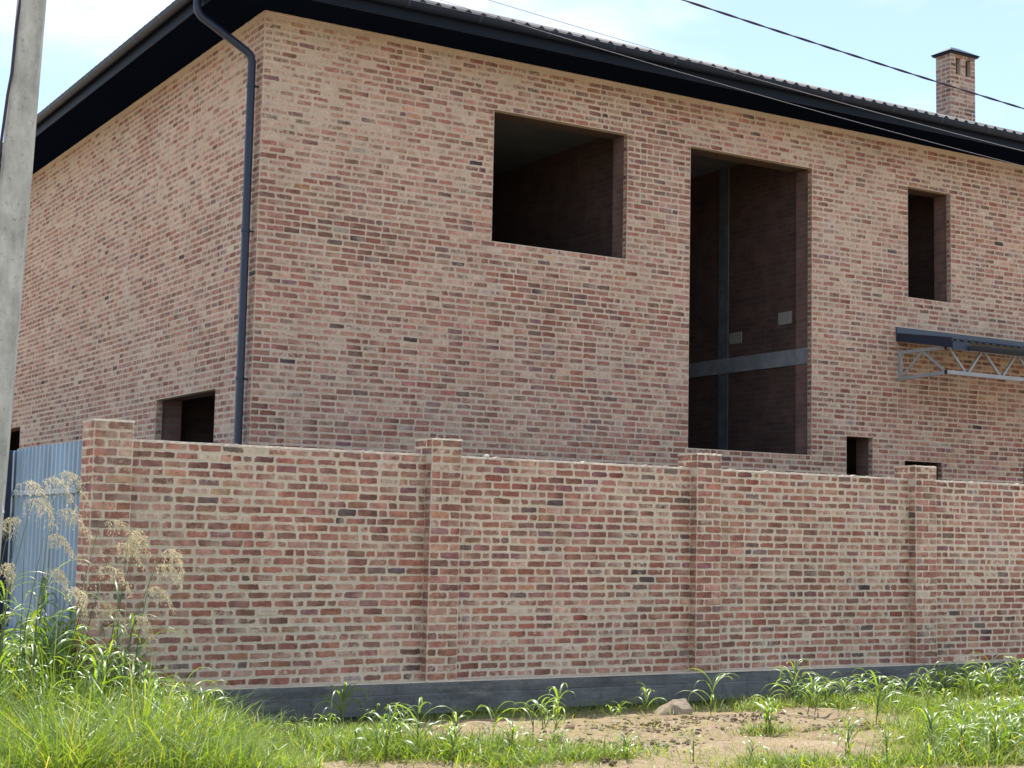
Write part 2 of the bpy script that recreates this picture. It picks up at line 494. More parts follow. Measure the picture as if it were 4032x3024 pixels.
PL, CH = 0.235, 0.085
def lay(br, owner, O, u, n, length, z0, z1, zref, pal, r, holes=(), smear=lambda u, z: 0.3, start=0.0, jl=0.012, jh=0.021, hmax=0.005, split=0.13, bow=0.0):
    """running bond between z0 and z1; holes = (u0,u1,z0,z1)"""
    k0 = math.ceil((z0 - zref)/CH - 1e-6); k1 = math.floor((z1 - zref)/CH + 1e-6)
    for k in range(k0, k1):
        zb = zref + k*CH + jh/2 + r.normal(0, 0.0012); zt = zref + (k+1)*CH - jh/2 + r.normal(0, 0.0015)
        # spans of this course that are not open
        zc = zref + (k+0.5)*CH
        spans = [(start, length)]
        for (a, b, c, d) in holes:
            if c < zc < d:
                ns = []
                for (p, q) in spans:
                    if b <= p or a >= q: ns.append((p, q)); continue
                    if a > p: ns.append((p, a))
                    if b < q: ns.append((b, q))
                spans = ns
        for (p, q) in spans:
            edges = [p]
            first = PL if (k % 2 == 0) else PL/2
            x = p + first*(1 if q-p > first else (q-p)/first)
            while x < q - 0.07:
                edges.append(x)
                step = PL*(1 + r.normal(0, 0.025))
                if r.random() < split: step *= 0.5
                x += step
            edges.append(q)
            for e0, e1 in zip(edges[:-1], edges[1:]):
                if e1-e0 < 0.035: continue
                g0 = jl*r.uniform(0.35, 0.75); g1 = jl*r.uniform(0.35, 0.75)
                if e0 == p: g0 = 0.0015
                if e1 == q: g1 = 0.0015
                uc = (e0+e1)/2
                s = smear(uc, zc) + r.normal(0, 0.10)
                dz = bow*math.sin(uc*1.3+k*0.2)
                br.brick(O, u, n, e0+g0, e1-g1, zb+dz, zt+dz, r.uniform(0.0015, hmax), pick(pal, r)*(1 + 0.22*low(uc*1.1, zc*1.3, 55.0)), float(np.clip(s, 0.05, 0.85)), owner)

def wall_panel(mb, axis, plane, back, u0, u1, z0, z1, holes):
    """slab with openings. axis 'x': runs along x at y=plane..back; axis 'y': runs along y at x=plane..back"""
    us = sorted(set([u0, u1] + [max(u0, min(u1, v)) for h in holes for v in h[:2]]))
    zs = sorted(set([z0, z1] + [max(z0, min(z1, v)) for h in holes for v in h[2:]]))
    P = (lambda u, d, z: (u, d, z)) if axis == 'x' else (lambda u, d, z: (d, u, z))
    solid = {}
    for i in range(len(us)-1):
        for j in range(len(zs)-1):
            uc = (us[i]+us[i+1])/2; zc = (zs[j]+zs[j+1])/2
            solid[i, j] = not any(a < uc < b and c < zc < d for a, b, c, d in holes)
    for (i, j), s in solid.items():
        if not s: continue
        a, b, c, d = us[i], us[i+1], zs[j], zs[j+1]
        mb.quad(P(a,plane,c), P(b,plane,c), P(b,plane,d), P(a,plane,d))
        mb.quad(P(b,back,c), P(a,back,c), P(a,back,d), P(b,back,d))
        if not solid.get((i-1, j)): mb.quad(P(a,plane,c), P(a,plane,d), P(a,back,d), P(a,back,c))
        if not solid.get((i+1, j)): mb.quad(P(b,plane,c), P(b,back,c), P(b,back,d), P(b,plane,d))
        if not solid.get((i, j-1)): mb.quad(P(a,plane,c), P(a,back,c), P(b,back,c), P(b,plane,c))
        if not solid.get((i, j+1)): mb.quad(P(a,plane,d), P(b,plane,d), P(b,back,d), P(a,back,d))
    return mb

# ------------------------------------------------------------------ the house
HX, HY, ZT, Z0 = 17.6, 16.6, 8.237, -0.6
LZ = 7.487
FRONT = [(3.469,5.773,5.617,LZ),(6.944,9.395,2.897,LZ),(11.515,12.53,5.617,LZ),(10.134,10.71,1.112,3.237),(11.42,12.295,1.027,2.897),(14.27,15.3,-0.3,2.897)]
SIDE = [(1.27,3.67,1.197,3.407),(11.46,13.86,1.197,3.407)]
house = empty('brick_house', (0, 0, -0.3), 'unfinished two-storey brick house with dark hipped metal roof and unglazed openings', 'house')

fwall = wall_panel(MB(), 'x', 0.0, 0.10, 0.0, HX, Z0, ZT, FRONT).build('front_wall', M_MOH, house)
swall = wall_panel(MB(), 'y', 0.0, 0.10, 0.10, HY, Z0, ZT, SIDE).build('side_wall', M_MOH, house)
tag(fwall, 'long street-facing brick wall with six openings'); tag(swall, 'side brick wall seen edge-on beyond the downpipe')
grow = lambda hs: [(a-0.02, b+0.02, c-0.0, d+0.015) for a, b, c, d in hs]
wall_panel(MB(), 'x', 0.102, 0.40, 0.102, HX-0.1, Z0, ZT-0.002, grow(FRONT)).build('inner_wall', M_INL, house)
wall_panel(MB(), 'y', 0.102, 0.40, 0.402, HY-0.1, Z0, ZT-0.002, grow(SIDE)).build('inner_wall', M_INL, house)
MB().box((0.1, HY-0.3, Z0), (HX, HY, ZT-0.003)).build('rear_wall', M_MOH, house)
MB().box((HX-0.3, 0.401, Z0), (HX-0.001, HY-0.301, ZT-0.004)).build('end_wall', M_MOH, house)

hb = Bricks()
ro = np.random.default_rng(21)
low = lambda a, b, s: mnoise.noise(Vector((a*0.55+s, b*0.8, s*3.3)))
def smear_front(u, z):
    t = 0.30 + 0.20*low(u, z, 4.0) + 0.10*low(u*3, z*3, 9.0)
    t += 0.05*smooth(5.6, 8.0, z)
    t += 0.07*math.exp(-((u-0.6)/1.2)**2)*smooth(3.5, 7, z)
    t -= 0.06*smooth(3.2, 2.2, z)
    return t
def smear_side(u, z):
    return 0.33 + 0.18*low(u, z, 14.0) + 0.08*low(u*3, z*3, 19.0) + 0.06*smooth(5.0, 8.0, z)
behind_fence = lambda px, py: (py > 0.575 + 0.09*px*0.5) if px > 0.07 else False
oF = dict(obj=fwall, hid=behind_fence); oS = dict(obj=swall, hid=behind_fence)
holesF = [(a, b, c, d) for a, b, c, d in FRONT]
lay(hb, oF, (0, 0, 0), (1, 0, 0), (0, -1, 0), 16.6, 1.3, ZT, LZ, PAL_H, ro, holesF, smear_front)
# part course under the soffit
lay(hb, oS, (0, 0, 0), (0, 1, 0), (-1, 0, 0), 16.2, 1.3, ZT, LZ, PAL_H, ro, [(a, b, c, d) for a, b, c, d in SIDE], smear_side, start=0.0)
# reveals of the outer leaf
def reveal(owner, O, u, n, z0, z1):
    lay(hb, owner, O, u, n, 0.098, z0, z1, LZ, PAL_H, ro, (), lambda a, b: 0.33, split=0.0, hmax=0.007)
for (a, b, c, d) in FRONT:
    c = max(c, 1.3)
    reveal(oF, (b, 0.001, 0), (0, 1, 0), (-1, 0, 0), c, d)
    reveal(oF, (a, 0.001, 0), (0, 1, 0), (1, 0, 0), c, d)
for (a, b, c, d) in SIDE:
    c = max(c, 1.3)
    reveal(oS, (0.001, a, 0), (1, 0, 0), (0, 1, 0), c, d)
    reveal(oS, (0.001, b, 0), (1, 0, 0), (0, -1, 0), c, d)
emit_bricks(hb, M_BRH, house, False, 300, seed=5)
print('house bricks', len(hb.rows))

# mortar fillet under the soffit (uneven squeeze line)
def fillet(name, axis, L, parent):
    v = []; f = []; n = int(L/0.05); r = np.random.default_rng(5)
    for i in range(n+1):
        t = i*L/n; hgt = 0.016 + 0.012*abs(vnoise(t, 0, 3.0, 2)) + r.uniform(0, 0.007); out = 0.007 + r.uniform(0, 0.006)
        for q in ((ZT-hgt-0.012, 0.002), (ZT-hgt, out), (ZT-0.001, out)):
            v.append((t, -q[1], q[0]) if axis == 'x' else (-q[1], t, q[0]))
    for i in range(n):
        for k in range(2):
            q = (i*3+k, (i+1)*3+k, (i+1)*3+k+1, i*3+k+1); f.append(q if axis == 'x' else q[::-1])
    make(name, v, f, M_MOH, parent)
fillet('mortar_joint', 'x', 16.8, house); fillet('mortar_joint', 'y', 16.4, house)

# lintels, ceilings, partitions
for (a, b, c, d) in FRONT[:5]:
    MB().box((a-0.10, 0.012, d+0.0005), (b+0.10, 0.098, d+0.006)).build('lintel', M_RUST, house)
    MB().box((a-0.15, 0.106, d+0.0), (b+0.15, 0.396, d+0.19)).build('lintel', M_RUST, house)
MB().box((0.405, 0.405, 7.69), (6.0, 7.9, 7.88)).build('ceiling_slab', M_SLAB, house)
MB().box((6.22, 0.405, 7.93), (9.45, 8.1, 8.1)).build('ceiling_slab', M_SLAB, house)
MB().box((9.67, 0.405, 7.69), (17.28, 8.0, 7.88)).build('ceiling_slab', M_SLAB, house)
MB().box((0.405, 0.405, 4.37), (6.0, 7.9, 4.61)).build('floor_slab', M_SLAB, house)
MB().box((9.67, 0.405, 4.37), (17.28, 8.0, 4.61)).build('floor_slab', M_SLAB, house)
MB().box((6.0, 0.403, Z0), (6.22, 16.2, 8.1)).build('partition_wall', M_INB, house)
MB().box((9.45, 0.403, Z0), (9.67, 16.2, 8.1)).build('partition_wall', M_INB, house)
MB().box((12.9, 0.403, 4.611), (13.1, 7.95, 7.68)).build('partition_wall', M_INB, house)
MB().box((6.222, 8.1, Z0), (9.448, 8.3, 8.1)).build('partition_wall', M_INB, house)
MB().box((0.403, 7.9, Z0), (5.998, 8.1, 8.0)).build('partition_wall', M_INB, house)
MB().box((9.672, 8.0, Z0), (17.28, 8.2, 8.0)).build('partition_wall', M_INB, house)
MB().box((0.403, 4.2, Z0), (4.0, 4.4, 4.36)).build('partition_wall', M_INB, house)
rb = MB().box((9.42, 0.41, 4.36), (9.452, 7.8, 4.615)).build('ring_beam', M_BEAM, house)
MB().box((9.404, 0.115, 4.36), (9.42, 0.398, 4.615)).build('ring_beam', M_BEAM, house)
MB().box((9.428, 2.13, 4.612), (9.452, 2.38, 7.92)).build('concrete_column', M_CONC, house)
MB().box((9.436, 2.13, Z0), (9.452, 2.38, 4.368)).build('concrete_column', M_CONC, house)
MB().box((9.438, 0.53, 5.05), (9.452, 0.85, 5.25)).build('wall_block', M_BLOCK, house)
MB().box((9.438, 1.78, 4.85), (9.452, 2.10, 5.04)).build('wall_block', M_BLOCK, house)

# roof: wavy metal tile on a hipped frame
OV = 0.87
EZ = 8.468
TAN = 0.3975
def roof_face(axis, length, other):
    """axis 'x': front slope; 'y': side slope"""
    v = []; f = []; per = 0.2304; ns = 8
    lo = -OV + 0.03; hi = length + OV - 0.03
    m = int((hi-lo)/per*ns); half = (other + 2*OV)/2
    for i in range(m+1):
        t = lo + (hi-lo)*i/m
        s = max(0.02, min(t-lo, hi-t, half))
        wv = 0.029*math.cos(2*math.pi*(t/per)) + 0.008*math.cos(4*math.pi*t/per)
        for d, thick in ((0, 0), (s, 0), (0, -0.034), (s, -0.006)):
            q = -OV + 0.012 + d
            z = EZ + d*TAN + wv + thick
            v.append((t, q, z) if axis == 'x' else (q, t, z))
    for i in range(m):
        a, b = i*4, (i+1)*4
        fs = [(a, b, b+1, a+1), (a+2, a+3, b+3, b+2), (a, a+2, b+2, b)]
        f += fs if axis == 'x' else [q[::-1] for q in fs]
    return v, f
v, f = roof_face('x', HX, HY); roof = make('roof', v, f, M_ROOF, house, smooth=False)
v, f = roof_face('y', HY, HX); make('roof', v, f, M_ROOF, house)
# far slopes and decking
hx, hy = HX+OV, HY+OV
rise = (HY/2+OV)*TAN
A = (-OV, -OV, EZ-0.05); B = (hx, -OV, EZ-0.05); C_ = (hx, hy, EZ-0.05); D = (-OV, hy, EZ-0.05)
r1 = (HY/2, HY/2, EZ-0.09+rise); r2 = (HX-HY/2, HY/2, EZ-0.09+rise)
MB().add([(-OV+.1,-OV+.1,EZ-.06),(hx-.1,-OV+.1,EZ-.06),(hx-.1,hy-.1,EZ-.06),(-OV+.1,hy-.1,EZ-.06), r1, r2],
         [(0,1,5,4),(1,2,5),(2,3,4,5),(3,0,4),(0,3,2,1)]).build('roof_deck', M_NAVY, house)
# soffits and fascias
SO = 0.74
MB().box((-SO, -SO, ZT+0.001), (HX+SO, 0.06, ZT+0.02)).build('soffit', M_SOFF, house)
MB().box((-SO, 0.061, ZT+0.001), (0.06, HY+SO, ZT+0.02)).build('soffit', M_SOFF, house)
MB().box((-SO-0.018, -SO-0.018, ZT-0.018), (HX+SO, -SO-0.001, EZ-0.035)).build('fascia', M_NAVY, house)
MB().box((-SO-0.018, -SO-0.0, ZT-0.018), (-SO-0.001, HY+SO, EZ-0.035)).build('fascia', M_NAVY, house)
# gutters: half-round troughs with brackets and joint collars
GR, GZ = 0.073, 8.432
def gutter(axis, length):
    v = []; f = []; n = 10
    lo, hi = -SO-0.095-GR, length
    prof = []
    for k in range(n+1):
        t = math.pi*k/n
        prof.append((-math.cos(t)*GR, -math.sin(t)*GR*1.12))
    inner = [(p[0]*0.94, p[1]*0.94) for p in prof][::-1]
    # rolled outer lip
    full = prof + inner
    c = -SO-0.020-GR
    for t in (lo, hi):
        for (d, z) in full:
            q = c + d
            v.append((t, q, GZ+z) if axis == 'x' else (q, t, GZ+z))
    m = len(full)
    for k in range(m):
        q = (k, (k+1) % m, m+(k+1) % m, m+k); f.append(q[::-1] if axis == 'x' else q)
    f.append(tuple(range(m))); f.append(tuple(range(2*m-1, m-1, -1)))
    return v, f, c, prof
v, f, gc, prof = gutter('x', HX); g1 = make('gutter', v, f, M_GUT, house)
v, f, gc, prof = gutter('y', HY); g2 = make('gutter', v, f, M_GUT, house)
def lip(axis, par, L):
    q = gc - GR
    pts = [(-SO-0.1-GR if False else -0.9, q, GZ+0.004), (L, q, GZ+0.004)] if axis == 'x' else [(q, -0.9, GZ+0.004), (q, L, GZ+0.004)]
    MB().tube(pts, 0.0065, 6).build('gutter_lip', M_GUT, par)
lip('x', g1, HX); lip('y', g2, HY)
def bracket(axis, t, par, wd=0.035):
    v = []; f = []
    for dt in (-wd/2, wd/2):
        for (d, z) in prof:
            q = gc + d*1.045; zz = GZ + z*1.04
            v.append((t+dt, q, zz) if axis == 'x' else (q, t+dt, zz))
    m = len(prof)
    for k in range(m-1):
        q = (k, k+1, m+k+1, m+k); f.append(q[::-1] if axis == 'x' else q)
    make('bracket', v, f, M_PIPE, par)
x = -0.55
while x < HX: bracket('x', x, g1); x += 1.085
y = 0.43
while y < HY: bracket('y', y, g2); y += 1.1

# downpipe: outlet, swan neck, long drop with clips
oy = 0.235
pp = [(gc, oy, GZ-0.07), (gc, oy, 8.20), (gc+0.012, oy-0.002, 8.13), (gc+0.05, oy-0.01, 8.07), (-0.18, 0.15, 7.70), (-0.125, 0.14, 7.645), (-0.105, 0.138, 7.57), (-0.105, 0.135, 7.3), (-0.105, 0.135, 0.4), (-0.12, 0.12, 0.25), (-0.22, 0.02, 0.16)]
pipe = MB().tube(pp, 0.053, 14).build('downpipe', M_PIPE, house, smooth=True)
for z in (7.25, 5.35, 3.45, 1.6):
    mbk = MB().tube([(-0.105, 0.135, z-0.02), (-0.105, 0.135, z+0.02)], 0.060, 14)
    mbk.beam((-0.06, 0.135, z), (0.0, 0.135, z), 0.02, 0.02)
    mbk.beam((-0.105, 0.19, z), (-0.105, 0.235, z), 0.022, 0.022)
    mbk.build('pipe_clip', M_PIPE, pipe)

# chimney
cx0, cx1, cy0, cy1, cz1 = 14.957, 15.629, 2.224, 2.60, 10.98
ch_slots = [(cx0+0.14, cx0+0.275, cz1-0.40, cz1-0.06), (cx0+0.405, cx0+0.555, cz1-0.40, cz1-0.06)]
cm = wall_panel(MB(), 'x', cy0, cy0+0.10, cx0, cx1, 9.2, cz1, ch_slots)
cm.box((cx0, cy0+0.1001, 9.2), (cx0+0.11, cy1, cz1)); cm.box((cx1-0.11, cy0+0.1001, 9.2), (cx1, cy1, cz1))
cm.box((cx0+0.1101, cy1-0.11, 9.2), (cx1-0.1101, cy1, cz1))
chim = cm.build('chimney', M_MOH, house)
MB().box((cx0+0.1105, cy0+0.101, 9.2), (cx1-0.1105, cy1-0.1105, cz1)).build('flue', M_FLUE, chim)  # solid dark block inside the stack; its colour gives the slots their shade
tag(chim, 'square brick chimney with two flue slots')
cb_ = Bricks(); oc = dict(obj=chim)
lay(cb_, oc, (0, cy0, 0), (1, 0, 0), (0, -1, 0), cx1, 9.5, cz1, cz1, PAL_H, ro, ch_slots, lambda a, b: 0.30, start=cx0, split=0.25)
lay(cb_, oc, (cx0, 0, 0), (0, 1, 0), (-1, 0, 0), cy1, 9.5, cz1, cz1, PAL_H, ro, (), lambda a, b: 0.30, start=cy0, split=0.25)
lay(cb_, oc, (cx1, 0, 0), (0, 1, 0), (1, 0, 0), cy1, 9.5, cz1, cz1, PAL_H, ro, (), lambda a, b: 0.30, start=cy0, split=0.25)
emit_bricks(cb_, M_BRH, house, True, 300, all_single=True, seed=8)
o1 = 0.07
cap = MB()
cap.box((cx0-o1+.02, cy0-o1+.02, cz1+0.001), (cx1+o1-.02, cy1+o1-.02, cz1+0.03))
zc = cz1+0.031; mid = ((cx0+cx1)/2, (cy0+cy1)/2)
cap.add([(cx0-o1,cy0-o1,zc),(cx1+o1,cy0-o1,zc),(cx1+o1,cy1+o1,zc),(cx0-o1,cy1+o1,zc),(cx0-o1,cy0-o1,zc+.012),(cx1+o1,cy0-o1,zc+.012),(cx1+o1,cy1+o1,zc+.012),(cx0-o1,cy1+o1,zc+.012),
         (mid[0]-0.12, mid[1], zc+0.17), (mid[0]+0.12, mid[1], zc+0.17)],
        [(0,3,2,1),(0,1,5,4),(1,2,6,5),(2,3,7,6),(3,0,4,7),(4,5,9,8),(5,6,9),(6,7,8,9),(7,4,8)])
cap.build('chimney_cap', M_GUT, chim)
# flashing at the chimney foot
MB().box((cx0-0.09, cy0-0.12, 9.60), (cx1+0.09, cy0-0.002, 9.66)).build('chimney_flashing', M_ROOF, chim)

# ------------------------------------------------------------------ entrance canopy
can = empty('entrance_canopy', (11.3, 0, 4.2), 'steel truss canopy with dark ribbed roof bolted to the brick wall', 'canopy')
CX0, CX1, CYF = 11.30, 16.2, -1.04
T = 0.05
for x in (CX0, CX1):
    MB().beam((x, -0.008-T/2, 4.20), (x, -0.008-T/2, 4.72), T, T, (1,0,0)).build('wall_post', M_TRUSS, can)
    MB().beam((x, -T-0.01, 4.665), (x, CYF+T/2, 4.665), T, 0.055).build('bracket_arm', M_TRUSS, can)
    MB().beam((x, -T-0.01, 4.235), (x, CYF+T/2, 4.262), T, 0.055).build('bracket_arm', M_TRUSS, can)
    MB().beam((x, -0.08, 4.28), (x, -0.52, 4.64), 0.03, 0.035).build('diagonal', M_TRUSS, can)
    MB().beam((x, -0.54, 4.64), (x, -0.98, 4.30), 0.03, 0.035).build('diagonal', M_TRUSS, can)
MB().beam((CX0-0.025, CYF, 4.268), (CX1, CYF, 4.268), 0.052, 0.062).build('bottom_chord', M_TRUSS, can)
MB().beam((CX0-0.025, CYF, 4.665), (CX1, CYF, 4.665), 0.052, 0.06).build('top_chord', M_TRUSS, can)
x = CX0 + 0.06
while x + 0.8 < CX1:
    MB().beam((x, CYF, 4.64), (x+0.34, CYF, 4.30), 0.035, 0.035, (0,1,0)).build('diagonal', M_TRUSS, can)
    MB().beam((x+0.72, CYF, 4.64), (x+0.42, CYF, 4.30), 0.035, 0.035, (0,1,0)).build('diagonal', M_TRUSS, can)
    x += 0.80
# ribbed sheet
v = []; f = []; per = 0.165; ns = 8; m = int((CX1+0.1-CX0+0.06)/per*ns)
for i in range(m+1):
    t = CX0-0.06 + i*per/ns; ph = (i % ns)/ns
    wv = 0.028 if ph in (0.25, 0.375, 0.5) else 0.0
    for (yy, zz) in ((-0.032, 4.955), (-1.20, 4.765), (-0.032, 4.947), (-1.20, 4.757)):
        v.append((t, yy, zz+wv))
for i in range(m):
    a, b = i*4, i*4+4
    f += [(a, a+1, b+1, b), (a+2, b+2, b+3, a+3), (a+1, a+3, b+3, b+1)]
make('roof_sheet', v, f, M_CANR, can)
# barge board along the open end and its flashing, purlins, gutter
MB().add([(CX0-0.075,-0.01,4.85),(CX0-0.075,-1.21,4.64),(CX0-0.075,-1.21,4.80),(CX0-0.075,-0.01,4.99),(CX0-0.058,-0.01,4.85),(CX0-0.058,-1.21,4.64),(CX0-0.058,-1.21,4.80),(CX0-0.058,-0.01,4.99)],
         [(0,1,2,3)[::-1],(4,5,6,7),(0,1,5,4),(1,2,6,5),(2,3,7,6),(3,0,4,7)]).build('barge_board', M_PIPE, can)
MB().box((CX0-0.077, -0.030, 4.945), (CX1+0.1, -0.0075, 5.088)).build('wall_flashing', M_CANR, can)
for zz in (4.268, 4.665):
    MB().box((CX0-0.030, CYF-0.029, zz-0.033), (CX0-0.0255, CYF+0.029, zz+0.033)).build('end_cap', M_CAP, can)
for yy, zz in ((-0.35, 4.872), (-0.70, 4.815), (-0.98, 4.772)):
    MB().beam((CX0-0.05, yy, zz), (CX1, yy, zz), 0.04, 0.05).build('purlin', M_TRUSS, can)
v = []; f = []
pr2 = [(-math.cos(math.pi*k/8)*0.062, -math.sin(math.pi*k/8)*0.085) for k in range(9)]
pr2 = pr2 + [(p[0]*0.92, p[1]*0.92) for p in pr2][::-1]
for t in (CX0+0.30, CX1):
    for d, z in pr2: v.append((t, -1.235+d, 4.70+z))
m = len(pr2)
for k in range(m): f.append((k, (k+1) % m, m+(k+1) % m, m+k)[::-1])
f.append(tuple(range(m))); f.append(tuple(range(2*m-1, m-1, -1)))
make('gutter', v, f, M_GUT, can)
MB().beam((CX0-0.07, -1.215, 4.675), (CX0+0.30, -1.215, 4.675), 0.02, 0.13).build('end_fascia', M_PIPE, can)

# ------------------------------------------------------------------ brick boundary wall
FY, FB, FT = -3.71, -3.46, 28*CH
PIL = [(-3.105,-2.725),(0.525,0.890),(4.10,4.462),(7.70,8.075),(11.30,11.67)]
fence = empty('brick_boundary_wall', (0.7, FY, -0.3), 'tall brick boundary wall with projecting pillars on a grey concrete footing', 'wall')
fb = Bricks(); rf = np.random.default_rng(77)
def smear_f(u, z): return 0.27 + 0.14*low(u*1.3, z*1.2, 31.0) + 0.06*low(u*4, z*4, 37.0)
def smear_p(u, z): return 0.30 + 0.10*low(u*2, z*2, 41.0)
bays = [(PIL[i][1], PIL[i+1][0]) for i in range(4)] + [(PIL[4][1], 13.4)]
order = ['first', 'second', 'third', 'fourth', 'fifth']
for i, (a, b) in enumerate(bays):
    pn = MB().box((a-0.02, FY, -0.01), (b+0.02, FB, FT-0.004)).build('wall_panel', M_MOF, fence)
    lay(fb, dict(obj=pn), (0, FY, 0), (1, 0, 0), (0, -1, 0), b, 0, FT, 0.0, PAL_F, rf, (), smear_f, start=a, jl=0.018, jh=0.0215, hmax=0.0065, split=0.20, bow=0.0025)
    # ragged mortar on the top of the panel, catching the sun
    v = []; f = []; n = int((b-a)/0.035)
    for k in range(n+1):
        x = a + (b-a)*k/n
        lump = 0.010 + 0.010*abs(vnoise(x, 1.0, 4.0, 6)) + (0.012*rf.random() if rf.random() < 0.12 else 0.003*rf.random())
        for (yy, zz) in ((FY-0.004-0.004*rf.random(), FT-0.010), (FY+0.006, FT+lump), (FB-0.01, FT+lump*0.6), (FB, FT-0.010)):
            v.append((x, yy, zz))
    for k in range(n):
        for q in range(3): f.append((k*4+q, (k+1)*4+q, (k+1)*4+q+1, k*4+q+1))
    make('top_mortar', v, f, M_MOF, fence)
PF = FY-0.13
for i, (a, b) in enumerate(PIL):
    top = FT + 2*CH
    pl = MB().box((a, PF, -0.005), (b, FB+0.0, top-0.004)).build('pillar', M_MOF, fence)
    o = dict(obj=pl)
    lay(fb, o, (0, PF, 0), (1, 0, 0), (0, -1, 0), b, 0, top, 0.0, PAL_F, rf, (), smear_p, start=a, jl=0.011, jh=0.012, hmax=0.006, split=0.0)
    full = (i == 0)
    if full:
        lay(fb, o, (a, 0, 0), (0, 1, 0), (-1, 0, 0), FB, 0, top, 0.0, PAL_F, rf, (), smear_p, start=PF, jl=0.011, jh=0.012, hmax=0.006, split=0.0)
    else:
        lay(fb, o, (a, 0, 0), (0, 1, 0), (-1, 0, 0), FY-0.003, 0, FT-0.001, 0.0, PAL_F, rf, (), smear_p, start=PF, jl=0.011, jh=0.012, hmax=0.006, split=0.0)
        lay(fb, o, (a, 0, 0), (0, 1, 0), (-1, 0, 0), FB, FT, top, 0.0, PAL_F, rf, (), smear_p, start=PF, jl=0.011, jh=0.012, hmax=0.006, split=0.0)
    lay(fb, o, (b, 0, 0), (0, 1, 0), (1, 0, 0), FY-0.003, 0, FT-0.001, 0.0, PAL_F, rf, (), smear_p, start=PF, jl=0.011, jh=0.012, hmax=0.006, split=0.0)
    lay(fb, o, (b, 0, 0), (0, 1, 0), (1, 0, 0), FB, FT, top, 0.0, PAL_F, rf, (), smear_p, start=PF, jl=0.011, jh=0.012, hmax=0.006, split=0.0)
    v = []; f = []; n = 9                        # rough mortar cap
    for k in range(n+1):
        x = a-0.006 + (b-a+0.012)*k/n
        for (yy, zz) in ((PF-0.008, top-0.008), (PF+0.004, top+0.008+0.010*rf.random()), (FB-0.004, top+0.006+0.006*rf.random()), (FB, top-0.008)):
            v.append((x, yy, zz))
    for k in range(n):
        for q in range(3): f.append((k*4+q, (k+1)*4+q, (k+1)*4+q+1, k*4+q+1))
    f += [(0, 1, 2, 3), (n*4+3, n*4+2, n*4+1, n*4)]
    make('pillar_cap', v, f, M_MOF, pl)
emit_bricks(fb, M_BRF, fence, True, 300, seed=9)
print('fence bricks', len(fb.rows))

def footing_strip(z0, z1, yf, name):
    """cast concrete with slightly wandering faces"""
    v = []; f = []; xs = np.arange(-3.3, 13.5, 0.12)
    for x in xs:
        w_ = 0.006*vnoise(x, z1, 1.7, 11) + 0.003*vnoise(x, z1, 6.0, 13); wz = 0.006*vnoise(x, z1, 1.1, 17)
        for (yy, zz) in ((yf+w_, z0), (yf+w_*0.8-0.003, (z0+z1)/2), (yf+w_, z1-0.012+wz), (yf+w_+0.012, z1+wz), (FB+0.02, z1+wz*0.5)):
            v.append((x, yy, zz))
    n = len(xs)
    for k in range(n-1):
        for q in range(4): f.append((k*5+q, (k+1)*5+q, (k+1)*5+q+1, k*5+q+1))
    f += [(0,1,2,3,4), tuple((n-1)*5+q for q in (4,3,2,1,0))]
    return make(name, v, f, M_FOOT, fence)
footing_strip(-0.125, -0.012, FY-0.158, 'footing')
footing_strip(-0.33, -0.128, FY-0.172, 'footing')
footing_strip(-0.8, -0.332, FY-0.075, 'footing')
# pale mortar bed between footing and first course
v = []; f = []; xs = np.arange(-3.15, 13.4, 0.06)
for x in xs:
    e = 0.012*rf.random() + 0.01*vnoise(x, 0, 2.0, 23)
    for (yy, zz) in ((FY-0.150-e, -0.013), (FY-0.147-e*0.6, -0.002), (FY+0.02, 0.003)): v.append((x, yy, zz))
for k in range(len(xs)-1):
    for q in range(2): f.append((k*3+q, (k+1)*3+q, (k+1)*3+q+1, k*3+q+1))
make('mortar_bed', v, f, M_MOF, fence)

# lump of mortar left on the wall top
bm = bmesh.new(); bmesh.ops.create_icosphere(bm, subdivisions=2, radius=0.030)
for q in bm.verts:
    q.co *= 1 + 0.18*mnoise.noise(q.co*40); q.co.z = max(q.co.z*0.8, -0.012)
me = bpy.data.meshes.new('mortar_lump'); bm.to_mesh(me); bm.free(); me.materials.append(M_PALE)
o = link('mortar_lump', me); o.location = (1.30, FY+0.035, FT+0.022)
tag(o, 'small pale lump of dried mortar left on top of the boundary wall', 'mortar lump')

# ------------------------------------------------------------------ corrugated metal side fence
mf = empty('corrugated_fence', (-3.1, -3.4, -0.3), 'pale blue corrugated metal fence running back from the corner pillar', 'fence')
FX = -3.085
def sheet(y0, y1, z0, z1, name='metal_sheet'):
    v = []; f = []; per = 0.155; ns = 10; m = int(round((y1-y0)/per*ns))
    for i in range(m+1):
        y = y0 + (y1-y0)*i/m; ph = (i % ns)/ns
        o_ = 0.0 if ph < 0.45 else (-0.022 if 0.55 < ph < 0.95 else -0.011)
        for z in (z0, z1):
            v.append((FX+o_, y, z)); v.append((FX+o_+0.0012, y, z))
    for i in range(m):
        a, b = i*4, i*4+4
        f += [(a, a+2, b+2, b), (a+1, b+1, b+3, a+3), (a+2, a+3, b+3, b+2)]
    return make(name, v, f, M_SHEET, mf)
y = -3.452; k = 0
while y < 11.5:
    y1 = y + 1.24
    sheet(y, y1-0.004, -0.22, 2.372 + 0.008*math.sin(k*2.1)); y = y1; k += 1
for z in (0.42, 1.89):
    MB().box((FX-0.060, -3.45, z-0.026), (FX-0.026, 11.4, z+0.026)).build('rail', M_SHEET, mf)
for yy in (-0.97, 1.6, 4.2, 6.8, 9.4):
    MB().box((FX-0.165, yy, -0.5), (FX-0.062, yy+0.10, 2.36)).build('post', M_POST, mf)

